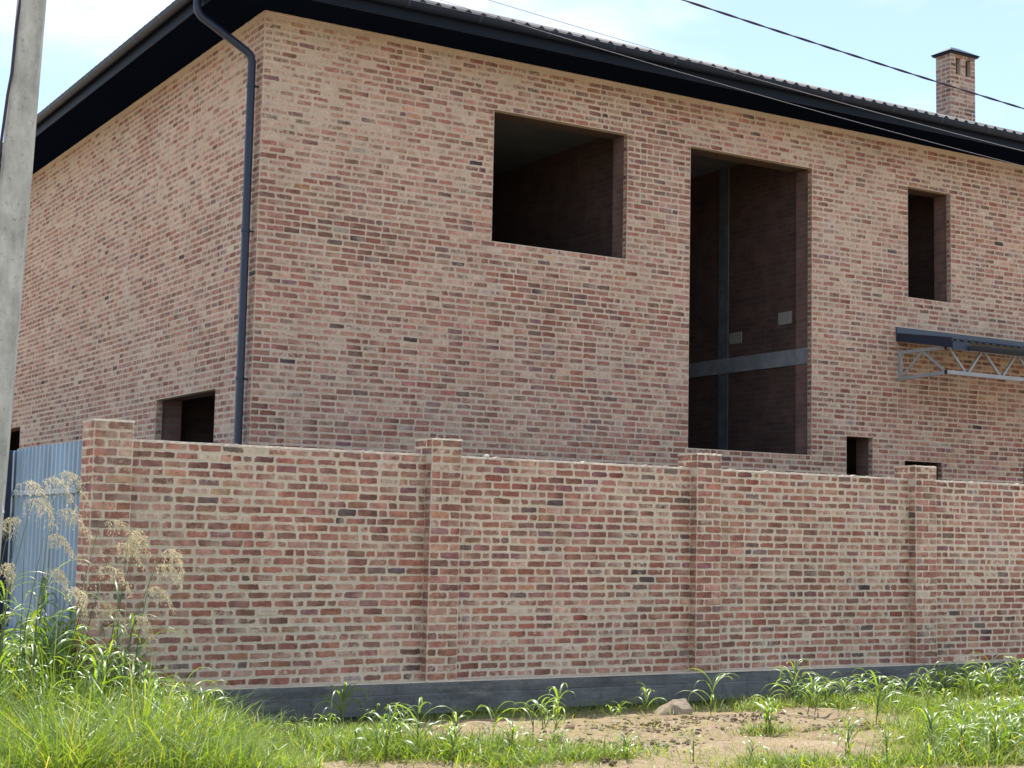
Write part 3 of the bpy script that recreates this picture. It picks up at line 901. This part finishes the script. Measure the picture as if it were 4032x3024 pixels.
# ------------------------------------------------------------------ utility pole and cables
pa = np.array((-4.535, -6.557, 5.562)); pb = np.array((-4.581, -6.514, 3.976))
dirp = (pa-pb)/(pa[2]-pb[2])
base = pb + dirp*(-0.45-pb[2]); topp = pb + dirp*(8.2-pb[2])
pole = empty('utility_pole', tuple(base), 'weathered grey tapered concrete utility pole leaning slightly beside the metal fence', 'utility pole')
ang = math.radians(-28)
cs, sn = math.cos(ang), math.sin(ang)
v = []; f = []
prof_p = [(-0.5,-0.36),(-0.36,-0.5),(0.36,-0.5),(0.5,-0.36),(0.40,0.38),(0.28,0.5),(-0.28,0.5),(-0.40,0.38)]
for t in np.linspace(0, 1, 14):
    c = base + (topp-base)*t; wd = 0.262*(1-t) + 0.178*t
    for (a, b) in prof_p:
        a2, b2 = a*wd, b*wd
        v.append((c[0]+a2*cs-b2*sn + 0.0015*random.uniform(-1,1), c[1]+a2*sn+b2*cs, c[2]))
for i in range(13):
    for k in range(8): f.append((i*8+k, i*8+(k+1) % 8, (i+1)*8+(k+1) % 8, (i+1)*8+k))
f.append(tuple(range(8))[::-1]); f.append(tuple(13*8+k for k in range(8)))
make('shaft', v, f, M_POLE, pole)
PY = float(base[1] + dirp[1]*7.2)
def poly(xs, zs):
    A_ = np.vander(np.array(xs), 3); return np.linalg.lstsq(A_, np.array(zs), rcond=None)[0]
W_ = [([-0.455,1.625,3.593,6.706],[6.400,6.275,6.166,6.055],0.0032,M_ALU,'overhead_wire','thin bright overhead wire crossing the roof edge above the tall opening'),
      ([-0.942,0.721,3.593,6.703],[6.302,6.172,6.013,5.877],0.0025,M_ALU,'overhead_wire','thinner overhead wire hanging just below the bright one along the dark eaves'),
      ([1.775,3.592,6.713],[6.849,6.729,6.554],0.0125,M_WIRE,'overhead_cable','thick dark twisted overhead cable passing in front of the chimney')]
for xs, zs, r, mt, nm, lb in W_:
    c = poly(xs, zs)
    pole_x = -4.55
    pts = [(x, -6.5, float(np.polyval(c, x))) for x in np.linspace(pole_x, 19.0, 60)]
    if r > 0.01:                          # two strands twisted round each other
        mb = MB()
        xx = np.linspace(pole_x, 19.0, 420)
        for ph in (0, math.pi):
            mb.tube([(x, -6.5+0.0058*math.cos(x*9+ph), float(np.polyval(c, x))+0.0058*math.sin(x*9+ph)) for x in xx], 0.0068, 6)
        o = mb.build(nm, mt, None, smooth=True)
    else:
        o = MB().tube(pts, r, 6).build(nm, mt, None, smooth=True)
    tag(o, lb, 'cable')
    zz = pts[0][2]
    pc = base + dirp*(zz-base[2])
    MB().beam((pc[0], pc[1], zz-0.02), (pole_x-0.01, -6.5, zz-0.02), 0.03, 0.03).build('hook', M_POST, pole)
cp = [np.array((-4.634, -6.570, 6.202)), np.array((-4.643, -6.605, 5.526)), np.array((-4.664, -6.616, 5.320)), np.array((-4.679, -6.613, 4.957)), np.array((-4.700, -6.603, 4.778)), np.array((-4.728, -6.587, 4.378)), np.array((-4.762, -6.541, 3.948)), np.array((-4.770, -6.494, 3.373)), np.array((-4.726, -6.458, 2.612)), np.array((-4.670, -6.363, 1.475)), np.array((-4.639, -6.209, -0.042))]
o = MB().tube([tuple(p) for p in cp], 0.0115, 8).build('drop_cable', M_WIRE, None, smooth=True)
tag(o, 'dark cable dropping down close beside the concrete pole', 'cable')
# torn paper on the pole
pq = [np.array((-4.587, -6.540, 1.765)), np.array((-4.572, -6.551, 1.771)), np.array((-4.569, -6.566, 1.686)), np.array((-4.559, -6.590, 1.633)), np.array((-4.597, -6.565, 1.625)), np.array((-4.600, -6.548, 1.694))]
pq = [np.array(p) for p in pq]
nrm = np.array(fw)*0.0012
o = make('paper_scrap', pq + [p+nrm for p in pq], [(0,5,4,3,2,1),(6,7,8,9,10,11)] + [(i,(i+1) % 6,6+(i+1) % 6,6+i) for i in range(6)], M_PAPER)
tag(o, 'torn white paper scrap stuck to the concrete pole', 'paper')

# ------------------------------------------------------------------ rock and clods
bm = bmesh.new(); bmesh.ops.create_icosphere(bm, subdivisions=4, radius=1.0)
for q in bm.verts:
    d = q.co.copy()
    for nx in ((0.55,-0.5,0.68,0.62),(-0.75,-0.3,0.55,0.66),(0.1,-0.9,0.25,0.72),(0.85,0.1,0.35,0.80),(-0.2,0.5,0.8,0.70),(-0.45,-0.75,0.48,0.74),(0.7,-0.7,0.1,0.82)):
        nn = Vector(nx[:3]).normalized(); t = d.dot(nn) - nx[3]
        if t > 0: d -= nn*t*0.95
    d *= 1 + 0.05*mnoise.noise(q.co*2.2) + 0.02*mnoise.noise(q.co*8)
    q.co = Vector((d.x*0.215 + 0.05*max(0, d.z), d.y*0.15, d.z*0.125))
me = bpy.data.meshes.new('rock'); bm.to_mesh(me); bm.free(); me.materials.append(M_ROCK)
o = link('rock', me); o.location = (2.80, -5.12, gz(2.80, -5.12)+0.05); o.rotation_euler = (0.05, -0.18, math.radians(-35))
tag(o, 'angular sandy-grey rock lying on the bare soil before the boundary wall', 'rock')

def clods():
    V = []; F = []; cnt = 0; r = np.random.default_rng(4)
    tmpl = bmesh.new(); bmesh.ops.create_icosphere(tmpl, subdivisions=1, radius=1.0)
    tv = np.array([q.co[:] for q in tmpl.verts]); tf = [tuple(q.index for q in p.verts) for p in tmpl.faces]; tmpl.free()
    for i in range(2000):
        if i < 1300:
            c = [(1.6,-5.75),(2.6,-5.7),(2.1,-6.1),(3.4,-5.75),(0.2,-6.4),(-0.9,-5.9),(3.7,-6.5),(1.2,-6.9),(4.3,-6.6)][r.integers(9)]
            x = c[0] + r.normal(0, 0.30); y = c[1] + r.normal(0, 0.13)
        else:
            x = r.uniform(-3.0, 8.5); y = r.uniform(-9.5, -4.4)
        s = abs(r.normal(0, 0.0095)) + 0.003
        if r.random() < 0.04: s *= 1.7
        P = tv*(1 + r.normal(0, 0.26, (len(tv), 1)))*s*np.array([1.2, 1.1, 0.75])
        V.append(P + np.array([x, y, gz(x, y) + s*0.28])); F += [tuple(k+cnt for k in q) for q in tf]; cnt += len(tv)
    o = make('soil_clods', np.concatenate(V), F, M_CLOD)
    tag(o, 'dark crumbled clods of soil scattered over the sandy ground', 'soil', kind='stuff')
clods()

# ------------------------------------------------------------------ grass
def blades(name, n, sampler, label, mat=M_GRASS, seed=1):
    r = np.random.default_rng(seed)
    V = []; F = []; Cc = []; cnt = 0
    for i in range(n):
        q = sampler(r)
        if q is None: continue
        x, y, h, wd, bend, col = q
        a = r.uniform(0, 2*math.pi); L = np.array([math.cos(a), math.sin(a), 0])
        b = a + math.pi/2 + r.normal(0, 0.5); Wd = np.array([math.cos(b), math.sin(b), 0])*wd/2
        B = np.array([x, y, gz(x, y) - 0.015]); tilt = abs(r.normal(0, 0.38))
        pts = []
        for t, ws in ((0, 0.8), (0.38, 1.0), (0.72, 0.75)):
            c = B + L*h*(bend*t*t + tilt*t) + np.array([0, 0, h*t*(1 - 0.42*bend*t)])
            pts += [c - Wd*ws, c + Wd*ws]
        pts.append(B + L*h*(bend + tilt) + np.array([0, 0, h*(1 - 0.42*bend)*(1 - 0.12*bend)]))
        V += pts; F += [(cnt, cnt+1, cnt+3, cnt+2), (cnt+2, cnt+3, cnt+5, cnt+4), (cnt+4, cnt+5, cnt+6)]
        Cc += [tuple(col) + (1,)]*7; cnt += 7
    o = make(name, V, F, mat, cols=Cc, cname='gcol')
    return tag(o, label, 'grass', kind='stuff')
def gcol(r, k=0):
    base = [(0.105,0.175,0.028),(0.085,0.15,0.028),(0.135,0.20,0.035),(0.17,0.21,0.05),(0.22,0.21,0.09)][r.choice(5, p=[.34,.28,.2,.13,.05] if k == 0 else [.2,.15,.25,.25,.15])]
    return np.array(base)*1.28*r.normal(1, 0.17)
def in_left(x, y): return x < -1.5 + 0.30*(y+4.04) + 0.45*vnoise(x, y, 1.5, 3) + 0.2*vnoise(x, y, 4.5, 5)
def s_left(r):
    x = r.uniform(-5.2, -1.1); y = r.uniform(-8.2, -3.92)
    if not in_left(x, y): return None
    edge = smooth(-1.4, -2.9, x - 0.3*(y+4.04))
    tuft = 0.55 + 1.3*max(0, vnoise(x, y, 2.2, 51)) + 0.8*max(0, vnoise(x, y, 5.5, 57))
    h = (0.15 + 0.25*edge)*(0.55 + 0.6*(tuft-0.62) + 0.45*tuft)*r.uniform(0.35, 1.5)
    wd = r.uniform(0.004, 0.008) if r.random() < 0.85 else r.uniform(0.010, 0.017)
    return x, y, h, wd, abs(r.normal(0.55, 0.45)), gcol(r)
blades('grass', 36000, s_left, 'dense bright green grass covering the bank below the corner pillar', seed=2)
PATCH = [(-1.35,-6.3,0.75,0.5,0.19),(-0.6,-6.75,0.7,0.4,0.2),(-1.15,-5.35,0.6,0.35,0.14),(-1.75,-5.9,0.4,0.7,0.2),(3.3,-8.75,0.9,0.35,0.22),(5.9,-5.9,1.0,0.4,0.16),(4.6,-6.9,0.5,0.25,0.13),(2.9,-6.5,0.3,0.2,0.12),(0.16,-7.34,0.75,0.30,0.16),(-0.55,-7.3,0.5,0.35,0.16),(4.2,-8.1,0.95,0.62,0.26),(4.9,-7.75,0.8,0.4,0.22),(2.6,-8.7,1.0,0.3,0.14),(7.6,-4.85,0.8,0.35,0.22),(8.6,-5.0,0.8,0.4,0.25),(3.95,-5.2,0.45,0.2,0.16),(4.8,-5.3,0.5,0.25,0.14),(-0.9,-6.6,0.5,0.4,0.15),(1.5,-8.4,0.7,0.3,0.14),(5.6,-5.3,0.7,0.28,0.13),(6.4,-6.6,1.2,0.7,0.22)]
def s_patch(r):
    p = PATCH[r.choice(len(PATCH), p=WP)]
    x = p[0] + r.normal(0, p[2]*0.5); y = p[1] + r.normal(0, p[3]*0.55)
    if y > -3.95: return None
    return x, y, p[4]*r.uniform(0.4, 1.45), (r.uniform(0.004, 0.008) if r.random() < 0.8 else r.uniform(0.009, 0.016)), abs(r.normal(0.6, 0.4)), gcol(r)
WP = np.array([p[2]*p[3] for p in PATCH]); WP = WP/WP.sum()
blades('grass', 30000, s_patch, 'low green grass tufts growing in patches over the sandy soil', seed=3)
def s_sparse(r):
    x = r.uniform(-2.6, 9.5); y = r.uniform(-10.5, -4.7)
    if vnoise(x, y, 1.1, 19) < 0.03 and r.random() < 0.82: return None
    return x, y, r.uniform(0.03, 0.16), r.uniform(0.003, 0.006), r.uniform(0.3, 1.1), gcol(r, 1)
blades('grass', 17000, s_sparse, 'thin yellowish grass seedlings sprinkled over the bare soil', seed=4)
def s_foot(r):
    x = r.uniform(-3.4, 10.5); y = r.uniform(-4.75, -3.93)
    if vnoise(x, 0, 1.0, 29) < -0.15 and r.random() < 0.6: return None
    return x, y, r.uniform(0.05, 0.26), r.uniform(0.003, 0.007), r.uniform(0.2, 0.9), gcol(r)*0.9  # blade colour dimmed to deepen the shade at the footing
blades('grass', 5200, s_foot, 'weedy grass fringe growing in the shade along the concrete footing', seed=5)

# ------------------------------------------------------------------ broad-leaved weeds
def leaf_geo(r, B, az, length, width, rise, droop, col):
    """arching blade with a folded midrib; returns V,F,C in the plant's own space"""
    n = 8; V = []; C_ = []
    L = np.array([math.cos(az), math.sin(az), 0.0]); sd = np.array([-math.sin(az), math.cos(az), 0.0])
    p = np.array(B, float); th = rise; pts = [p.copy()]; ths = [th]
    for k in range(n):
        th -= droop/n*(0.4 + 1.5*k/n)
        p = p + (L*math.cos(th) + np.array([0, 0, math.sin(th)]))*length/n
        pts.append(p.copy()); ths.append(th)
    tw = r.normal(0, 0.35)
    for k, (q, t) in enumerate(zip(pts, ths)):
        s = k/n; ww = width*(0.30 + 0.70*math.sin(min(1, s*2.2)*math.pi/2))*(1 - max(0, (s-0.35)/0.65)**1.6)
        up_ = -L*math.sin(t) + np.array([0, 0, math.cos(t)])
        s2 = sd*math.cos(tw*s) + up_*math.sin(tw*s)
        rip = 0.10*ww*math.sin(k*2.1+tw*4)
        V += [q - s2*ww/2 + up_*(0.22*ww+rip), q, q + s2*ww/2 + up_*(0.22*ww-rip)]
        tip = np.array([1.0, 1.0, 1.0]) if s < 0.8 else np.array([1.25, 1.1, 1.1])
        C_ += [tuple(col*tip)+(1,), tuple(col*tip*1.3)+(1,), tuple(col*tip)+(1,)]
    F = []
    for k in range(n):
        a = k*3; F += [(a, a+1, a+4, a+3), (a+1, a+2, a+5, a+4)]
    return V, F, C_
LEAFC = [(0.10,0.185,0.030),(0.125,0.215,0.034),(0.08,0.15,0.034),(0.155,0.22,0.045)]
def weed(x, y, h, nst, label, group, seed, spread=0.5, cat='weed', name='broadleaf_weed', dark=1.0, lw=0.026):
    r = np.random.default_rng(seed)
    t = empty(name, (x, y, gz(x, y)-0.01), label, cat, group)
    for s_ in range(nst):
        az0 = r.uniform(0, 2*math.pi); ln = r.uniform(0.1, 0.35)*spread; hh = h*r.uniform(0.55, 0.8)*(1 if s_ == 0 else r.uniform(0.5, 0.9))
        bx, by = (0, 0) if s_ == 0 else (r.normal(0, 0.05*spread*2), r.normal(0, 0.05*spread*2))
        P0 = np.array([bx, by, 0.0]); dirv = np.array([math.cos(az0)*ln, math.sin(az0)*ln, 1.0])
        MB().tube([tuple(P0), tuple(P0 + dirv*hh*0.5), tuple(P0 + dirv*hh*0.95 + np.array([math.cos(az0), math.sin(az0), 0])*hh*0.05)], [0.0055, 0.0048, 0.003], 6).build('stem', M_STEM, t, True, world=False)
        nl = int(5 + hh*9 + r.integers(0, 3)); az = r.uniform(0, 6.28)
        for k in range(nl):
            s = 0.12 + 0.86*k/max(1, nl-1)
            az += math.radians(180 + r.normal(0, 35)); B = P0 + dirv*hh*s*0.95
            ll = h*r.uniform(0.55, 0.95)*(0.75 + 0.5*math.sin(math.pi*min(1, s+0.15))); ll = min(max(ll, 0.12), 0.55)
            c = np.array(LEAFC[r.integers(4)])*r.normal(1, .12)*dark
            V, F, Cc = leaf_geo(r, B, az, ll, lw*r.uniform(0.7, 1.2)*(0.6+0.6*h), r.uniform(1.0, 1.45), r.uniform(1.6, 3.0), c)
            make('leaf', V, F, M_LEAF, t, True, False, Cc, 'gcol')
    return t
WEEDS = [(-0.833,-4.62,0.44,2),
 (-1.399,-6.71,0.36,2),(-1.018,-6.55,0.40,2),(-1.178,-5.0,0.22,2),(-1.518,-6.33,0.26,1),(-0.971,-6.16,0.30,2),(-0.45,-5.0,0.24,2),(-0.5,-4.75,0.22,2),
 (-0.147,-6.32,0.38,1),(-0.904,-7.0,0.26,2),(0.773,-5.94,0.42,2),(0.348,-6.23,0.36,1),(2.535,-4.99,0.28,1),(2.202,-4.98,0.17,2),(1.2,-5.1,0.16,1),
 (3.124,-5.34,0.43,1),
 (2.895,-6.54,0.34,2),(4.461,-5.10,0.50,3),(4.209,-5.64,0.40,2),(4.834,-5.24,0.32,3),(4.583,-6.28,0.50,2),(5.2,-5.2,0.26,2),(5.7,-5.0,0.34,2),(6.1,-5.2,0.30,2),
 (6.628,-5.07,0.34,2),(7.206,-4.71,0.40,2),(7.538,-4.70,0.46,3),(7.931,-4.85,0.48,3),(8.418,-4.86,0.44,3),(7.1,-5.3,0.32,3),(8.0,-5.5,0.34,3),(8.9,-5.2,0.42,3),
 (0.966,-7.80,0.22,1),(1.324,-8.12,0.22,1),(2.19,-8.33,0.36,2),(2.545,-8.48,0.24,1),(3.535,-8.05,0.38,2),(4.52,-7.48,0.34,3),(3.808,-8.25,0.32,3),(4.1,-8.5,0.30,3),(5.04,-7.73,0.36,3),(4.7,-8.1,0.36,3),(0.4,-7.6,0.2,2),
 (5.4,-7.2,0.36,3),(4.3,-7.95,0.34,3),(3.4,-8.5,0.28,2),(-0.3,-6.9,0.26,2),(-0.65,-6.5,0.3,2),(-1.7,-5.6,0.22,2),(5.5,-5.6,0.3,2),(6.3,-5.5,0.28,2),(7.5,-5.2,0.4,3),(8.3,-5.3,0.4,3),(0.05,-7.0,0.22,2),(3.6,-8.75,0.4,3),(4.3,-8.75,0.42,3),(4.75,-8.35,0.42,3),(5.2,-8.0,0.4,3),(3.1,-8.75,0.3,2)]
SEEN = {}
def weed_label(x, y, h, ns):
    size = 'tall' if h >= 0.40 else 'knee-high' if h >= 0.33 else 'short' if h >= 0.25 else 'small'
    stems = {1: 'single-stemmed', 2: 'two-stemmed', 3: 'bushy'}[ns]
    pc = [(-2.9, 'corner'), (0.7, 'second'), (4.28, 'third'), (7.9, 'fourth')]
    near = min(pc, key=lambda q: abs(q[0]-x))
    if math.hypot(x-2.8, y+5.12) < 0.5: where = 'right beside the rock'
    elif abs(near[0]-x) < 0.75: where = 'before the %s pillar' % near[1]
    else:
        k = sum(x > q[0] for q in pc)
        where = 'before the bay after the %s pillar' % pc[max(0, k-1)][1]
    dist = 'close to the footing' if y > -4.9 else 'on the sandy bank' if y > -5.8 else 'mid-way over bare soil' if y > -7.1 else 'in grass far from the wall'
    if 'rock' in where: return '%s %s green weed %s' % (size, stems, where)
    return '%s %s weed %s, %s' % (size, stems, dist, where)
for i, (x, y, h, ns) in enumerate(WEEDS):
    weed(x, y, h*1.32, ns, weed_label(x, y, h, ns), 'broad-leaved weeds on the sandy soil', 100+i)

def rosette(x, y, n, sz, label, seed):
    """low weed with oval leaves on short stalks"""
    r = np.random.default_rng(seed)
    t = empty('low_weed', (x, y, gz(x, y)-0.005), label, 'weed', 'low oval-leaved weeds')
    for k in range(n):
        az = k*2.4 + r.normal(0, 0.3); el = r.uniform(0.25, 1.1); d = sz*r.uniform(0.25, 0.9)
        L = np.array([math.cos(az)*math.cos(el), math.sin(az)*math.cos(el), math.sin(el)]); sd = np.array([-math.sin(az), math.cos(az), 0])
        B = L*d; ln = sz*r.uniform(0.45, 0.8); V = [np.zeros(3) + np.array([0, 0, 0.004]), B]; dn = np.array([0, 0, -1.0])
        c = np.array((0.085, 0.165, 0.035))*r.normal(1, 0.15); V = []
        V += [sd*-0.002, sd*0.002]
        for q, ww in ((0.0, 0.006), (0.3, 0.42), (0.65, 0.46), (0.9, 0.2)):
            p = B + L*ln*q*0.9 + dn*ln*0.25*q*q
            V += [p - sd*ww*ln*0.5, p + sd*ww*ln*0.5]
        V.append(B + L*ln*0.95 + dn*ln*0.3)
        F = [(0,1,3,2),(2,3,5,4),(4,5,7,6),(6,7,9,8),(8,9,10)]
        make('leaf', V, F, M_LEAF, t, True, False, [tuple(c)+(1,)]*11, 'gcol')
RS = [(-0.15,-5.6,9,0.09,'low oval-leaved weed on the sandy bank before the second pillar'),(1.7,-6.6,8,0.08,'low oval-leaved weed alone on bare soil before the second bay'),
      (3.3,-7.0,9,0.10,'low oval-leaved weed on bare soil straight before the third pillar'),(-1.75,-5.2,11,0.11,'low oval-leaved weed at the edge of the dense grass'),
      (5.1,-6.4,10,0.10,'low oval-leaved weed before the third bay, away from the tall weeds'),(2.0,-5.25,8,0.09,'low oval-leaved weed a step from the rock'),
      (-0.9,-5.35,9,0.08,'low oval-leaved weed behind the tall weeds of the first bay'),(4.0,-7.4,10,0.11,'low oval-leaved weed at the rim of the grass patch'),(0.9,-4.3,10,0.12,'low oval-leaved weed in shade right against the footing by the second pillar'),(3.3,-4.25,12,0.13,'bushy low weed in shade right against the footing by the third pillar')]
for i, q in enumerate(RS): rosette(*q, 900+i)
def s_straw(r):
    x = r.uniform(-2.2, 8.5); y = r.uniform(-9.5, -4.5)
    if vnoise(x, y, 1.7, 61) < -0.05: return None
    return x, y, r.uniform(0.05, 0.20), r.uniform(0.003, 0.006), r.uniform(1.2, 2.2), np.array((0.36, 0.29, 0.16))*r.normal(1, 0.2)
blades('straw', 2600, s_straw, 'dry straw-coloured stems littering the sandy ground', M_PAN, 6)

# ------------------------------------------------------------------ tall seeding grass by the corner
def panicle(r, top, lean, size, col):
    """drooping branched seed head: many short spikelets on fine branches"""
    V = []; F = []; C_ = []
    L = np.array([math.cos(lean), math.sin(lean), 0])
    def strip(a, b, wd, c):
        n = len(V); d = b-a; s = np.cross(d, r.normal(0, 1, 3)); s = s/(np.linalg.norm(s)+1e-9)*wd/2
        V.extend([a, (a+b)/2-s, (a+b)/2+s, b]); F.append((n, n+1, n+3, n+2)); C_.extend([tuple(c)+(1,)]*4)
    for k in range(15):
        t = k/14; ax = top + L*size*(0.9*t + 0.1) * 0.55 + np.array([0, 0, size*(0.42*t - 0.75*t*t)])
        if k: strip(prev, ax, 0.004, col*0.8)
        prev = ax
        for b in range(3):
            a = lean + r.normal(0, 1.0); ln = size*r.uniform(0.18, 0.46)*(1-0.55*t)
            q = ax.copy(); th = r.uniform(0.2, 0.9); n = 6
            for m_ in range(n):
                th -= 0.42; d = np.array([math.cos(a)*math.cos(th), math.sin(a)*math.cos(th), math.sin(th)])*ln/n
                strip(q, q+d, 0.0034, col*0.85); q = q+d
                for e in range(1 + (m_ % 2)):
                    dd = (d/np.linalg.norm(d) + r.normal(0, 0.55, 3)); dd = dd/np.linalg.norm(dd)*r.uniform(0.014, 0.030) - np.array([0, 0, 0.006])
                    strip(q, q+dd, r.uniform(0.0036, 0.0062), col*r.normal(1, 0.25))
    return V, F, C_
PANS = [(-4.02,-4.75,1.90),(-3.86,-4.8,1.93),(-3.68,-4.7,2.0),(-3.76,-4.9,1.66),(-3.90,-4.6,1.58),(-3.30,-4.8,1.58),(-3.02,-4.75,1.50),(-2.84,-4.8,1.44),(-2.58,-4.7,1.33),
        (-3.95,-4.65,1.75),(-3.80,-4.85,1.45),(-3.15,-4.7,1.38),(-3.62,-5.0,1.0),(-3.79,-5.0,1.16),(-3.40,-5.0,1.18),(-3.44,-5.1,0.86),(-2.72,-4.9,1.20),(-2.80,-4.9,1.0),(-2.95,-5.0,0.76),(-4.12,-5.0,1.2)]
for i, (x, y, z) in enumerate(PANS):
    r = np.random.default_rng(500+i)
    bx = x - r.uniform(0.02, 0.28); by = y + r.uniform(-0.15, 0.15)
    if x > -3.0: bx = x - r.uniform(0.25, 0.5); x -= 0.12
    g0 = gz(bx, by)
    t = empty('seeding_grass', (bx, by, g0-0.01), 'tall grass stalk with drooping golden seed head rising beside the corner pillar', 'grass', 'seeding grass by the corner pillar')
    P1 = np.array([x-bx, y-by, z-g0])
    mid_ = np.array([P1[0]*0.3, P1[1]*0.3, P1[2]*0.55])
    MB().tube([(0,0,0), tuple(mid_*0.5), tuple(mid_), tuple((mid_+P1)/2 + np.array([0,0,0.02])), tuple(P1)], [0.006, 0.0055, 0.0045, 0.0032, 0.002], 6).build('stem', M_STEM, t, True, world=False)
    lean = math.atan2(P1[1], P1[0]) + r.normal(0, 0.5)
    col = np.array((0.62, 0.56, 0.40))*r.normal(1, 0.1)
    V, F, Cc = panicle(r, P1, lean, r.uniform(0.42, 0.58), col)
    make('seed_head', V, F, M_PAN, t, False, False, Cc, 'gcol')
    nl = 7 if z > 1.3 else 5
    for k in range(nl):
        s = 0.10 + 0.62*k/nl; B = mid_*min(1, s*1.6) if s < 0.6 else mid_ + (P1-mid_)*(s-0.6)
        V, F, Cc = leaf_geo(r, B, r.uniform(0, 6.28), r.uniform(0.35, 0.65), r.uniform(0.016, 0.026), r.uniform(0.8, 1.35), r.uniform(1.4, 2.6), np.array(LEAFC[r.integers(4)])*r.normal(0.9, .12))
        make('leaf', V, F, M_LEAF, t, True, False, Cc, 'gcol')
for i, (x, y, h, ns, lb) in enumerate([(-3.75,-5.1,1.15,2,'tallest bright green blade clump in front of the corrugated fence'),(-3.5,-5.25,0.95,2,'bright green blade clump where the metal fence meets the corner pillar'),
    (-3.3,-4.9,1.0,2,'tall arching blade clump straight in front of the corner pillar'),(-3.0,-5.05,0.8,2,'arching blade clump with a long bent leaf, just past the corner pillar'),
    (-2.75,-4.85,0.72,2,'sprawling blade clump under the golden seed heads'),(-2.45,-4.9,0.62,2,'loose blade clump out along the first bay, thinner than those at the pillar'),
    (-3.1,-5.5,0.6,2,'short blade clump deep in the dense grass before the corner pillar'),(-2.6,-5.4,0.5,2,'small blade clump in the dense grass before the first bay'),
    (-4.05,-5.2,0.85,2,'blade clump beside the utility pole'),(-2.2,-4.6,0.45,2,'small blade clump where the dense grass thins out along the footing')]):
    weed(x, y, h, ns, lb, 'blade clumps by the corner', 700+i, 0.9, 'grass', 'grass_clump', 1.15, 0.021)
rl = np.random.default_rng(64)
for i in range(22):
    x = rl.uniform(-4.2, -1.9); y = rl.uniform(-6.6, -4.7)
    if x > -2.1 + 0.3*(y+4.04): continue
    weed(x, y, rl.uniform(0.32, 0.55), 2, 'knee-high wide-bladed tuft standing out of the dense bank grass', 'wide-bladed tufts in the bank grass', 950+i, 1.0, 'grass', 'grass_tuft', 1.2, 0.02)
for i, (x, y, h, ns, lb) in enumerate([(-3.5,-4.0,0.95,3,'shaded dark weed clump leaning on the corner pillar side'),(-3.3,-3.6,1.05,3,'tall shaded weed clump where the metal fence meets the brick pillar'),(-3.55,-3.2,0.95,3,'shaded weed clump along the metal fence, next after the pillar'),
    (-3.75,-3.6,1.0,3,'shaded weed clump standing off the metal fence'),(-3.45,-2.6,1.0,2,'shaded weed clump further back along the metal fence'),(-4.0,-4.1,0.75,3,'bushy shaded weed behind the utility pole'),(-2.9,-4.1,0.6,2,'shaded weed at the foot of the corner pillar front')]):
    weed(x, y, h*1.5, ns+3, lb, 'weeds at the foot of the metal fence', 800+i, 1.1, 'weed', 'broadleaf_weed', 0.85, 0.026)  # leaf colour also lowered here, painting in the shade by the fence
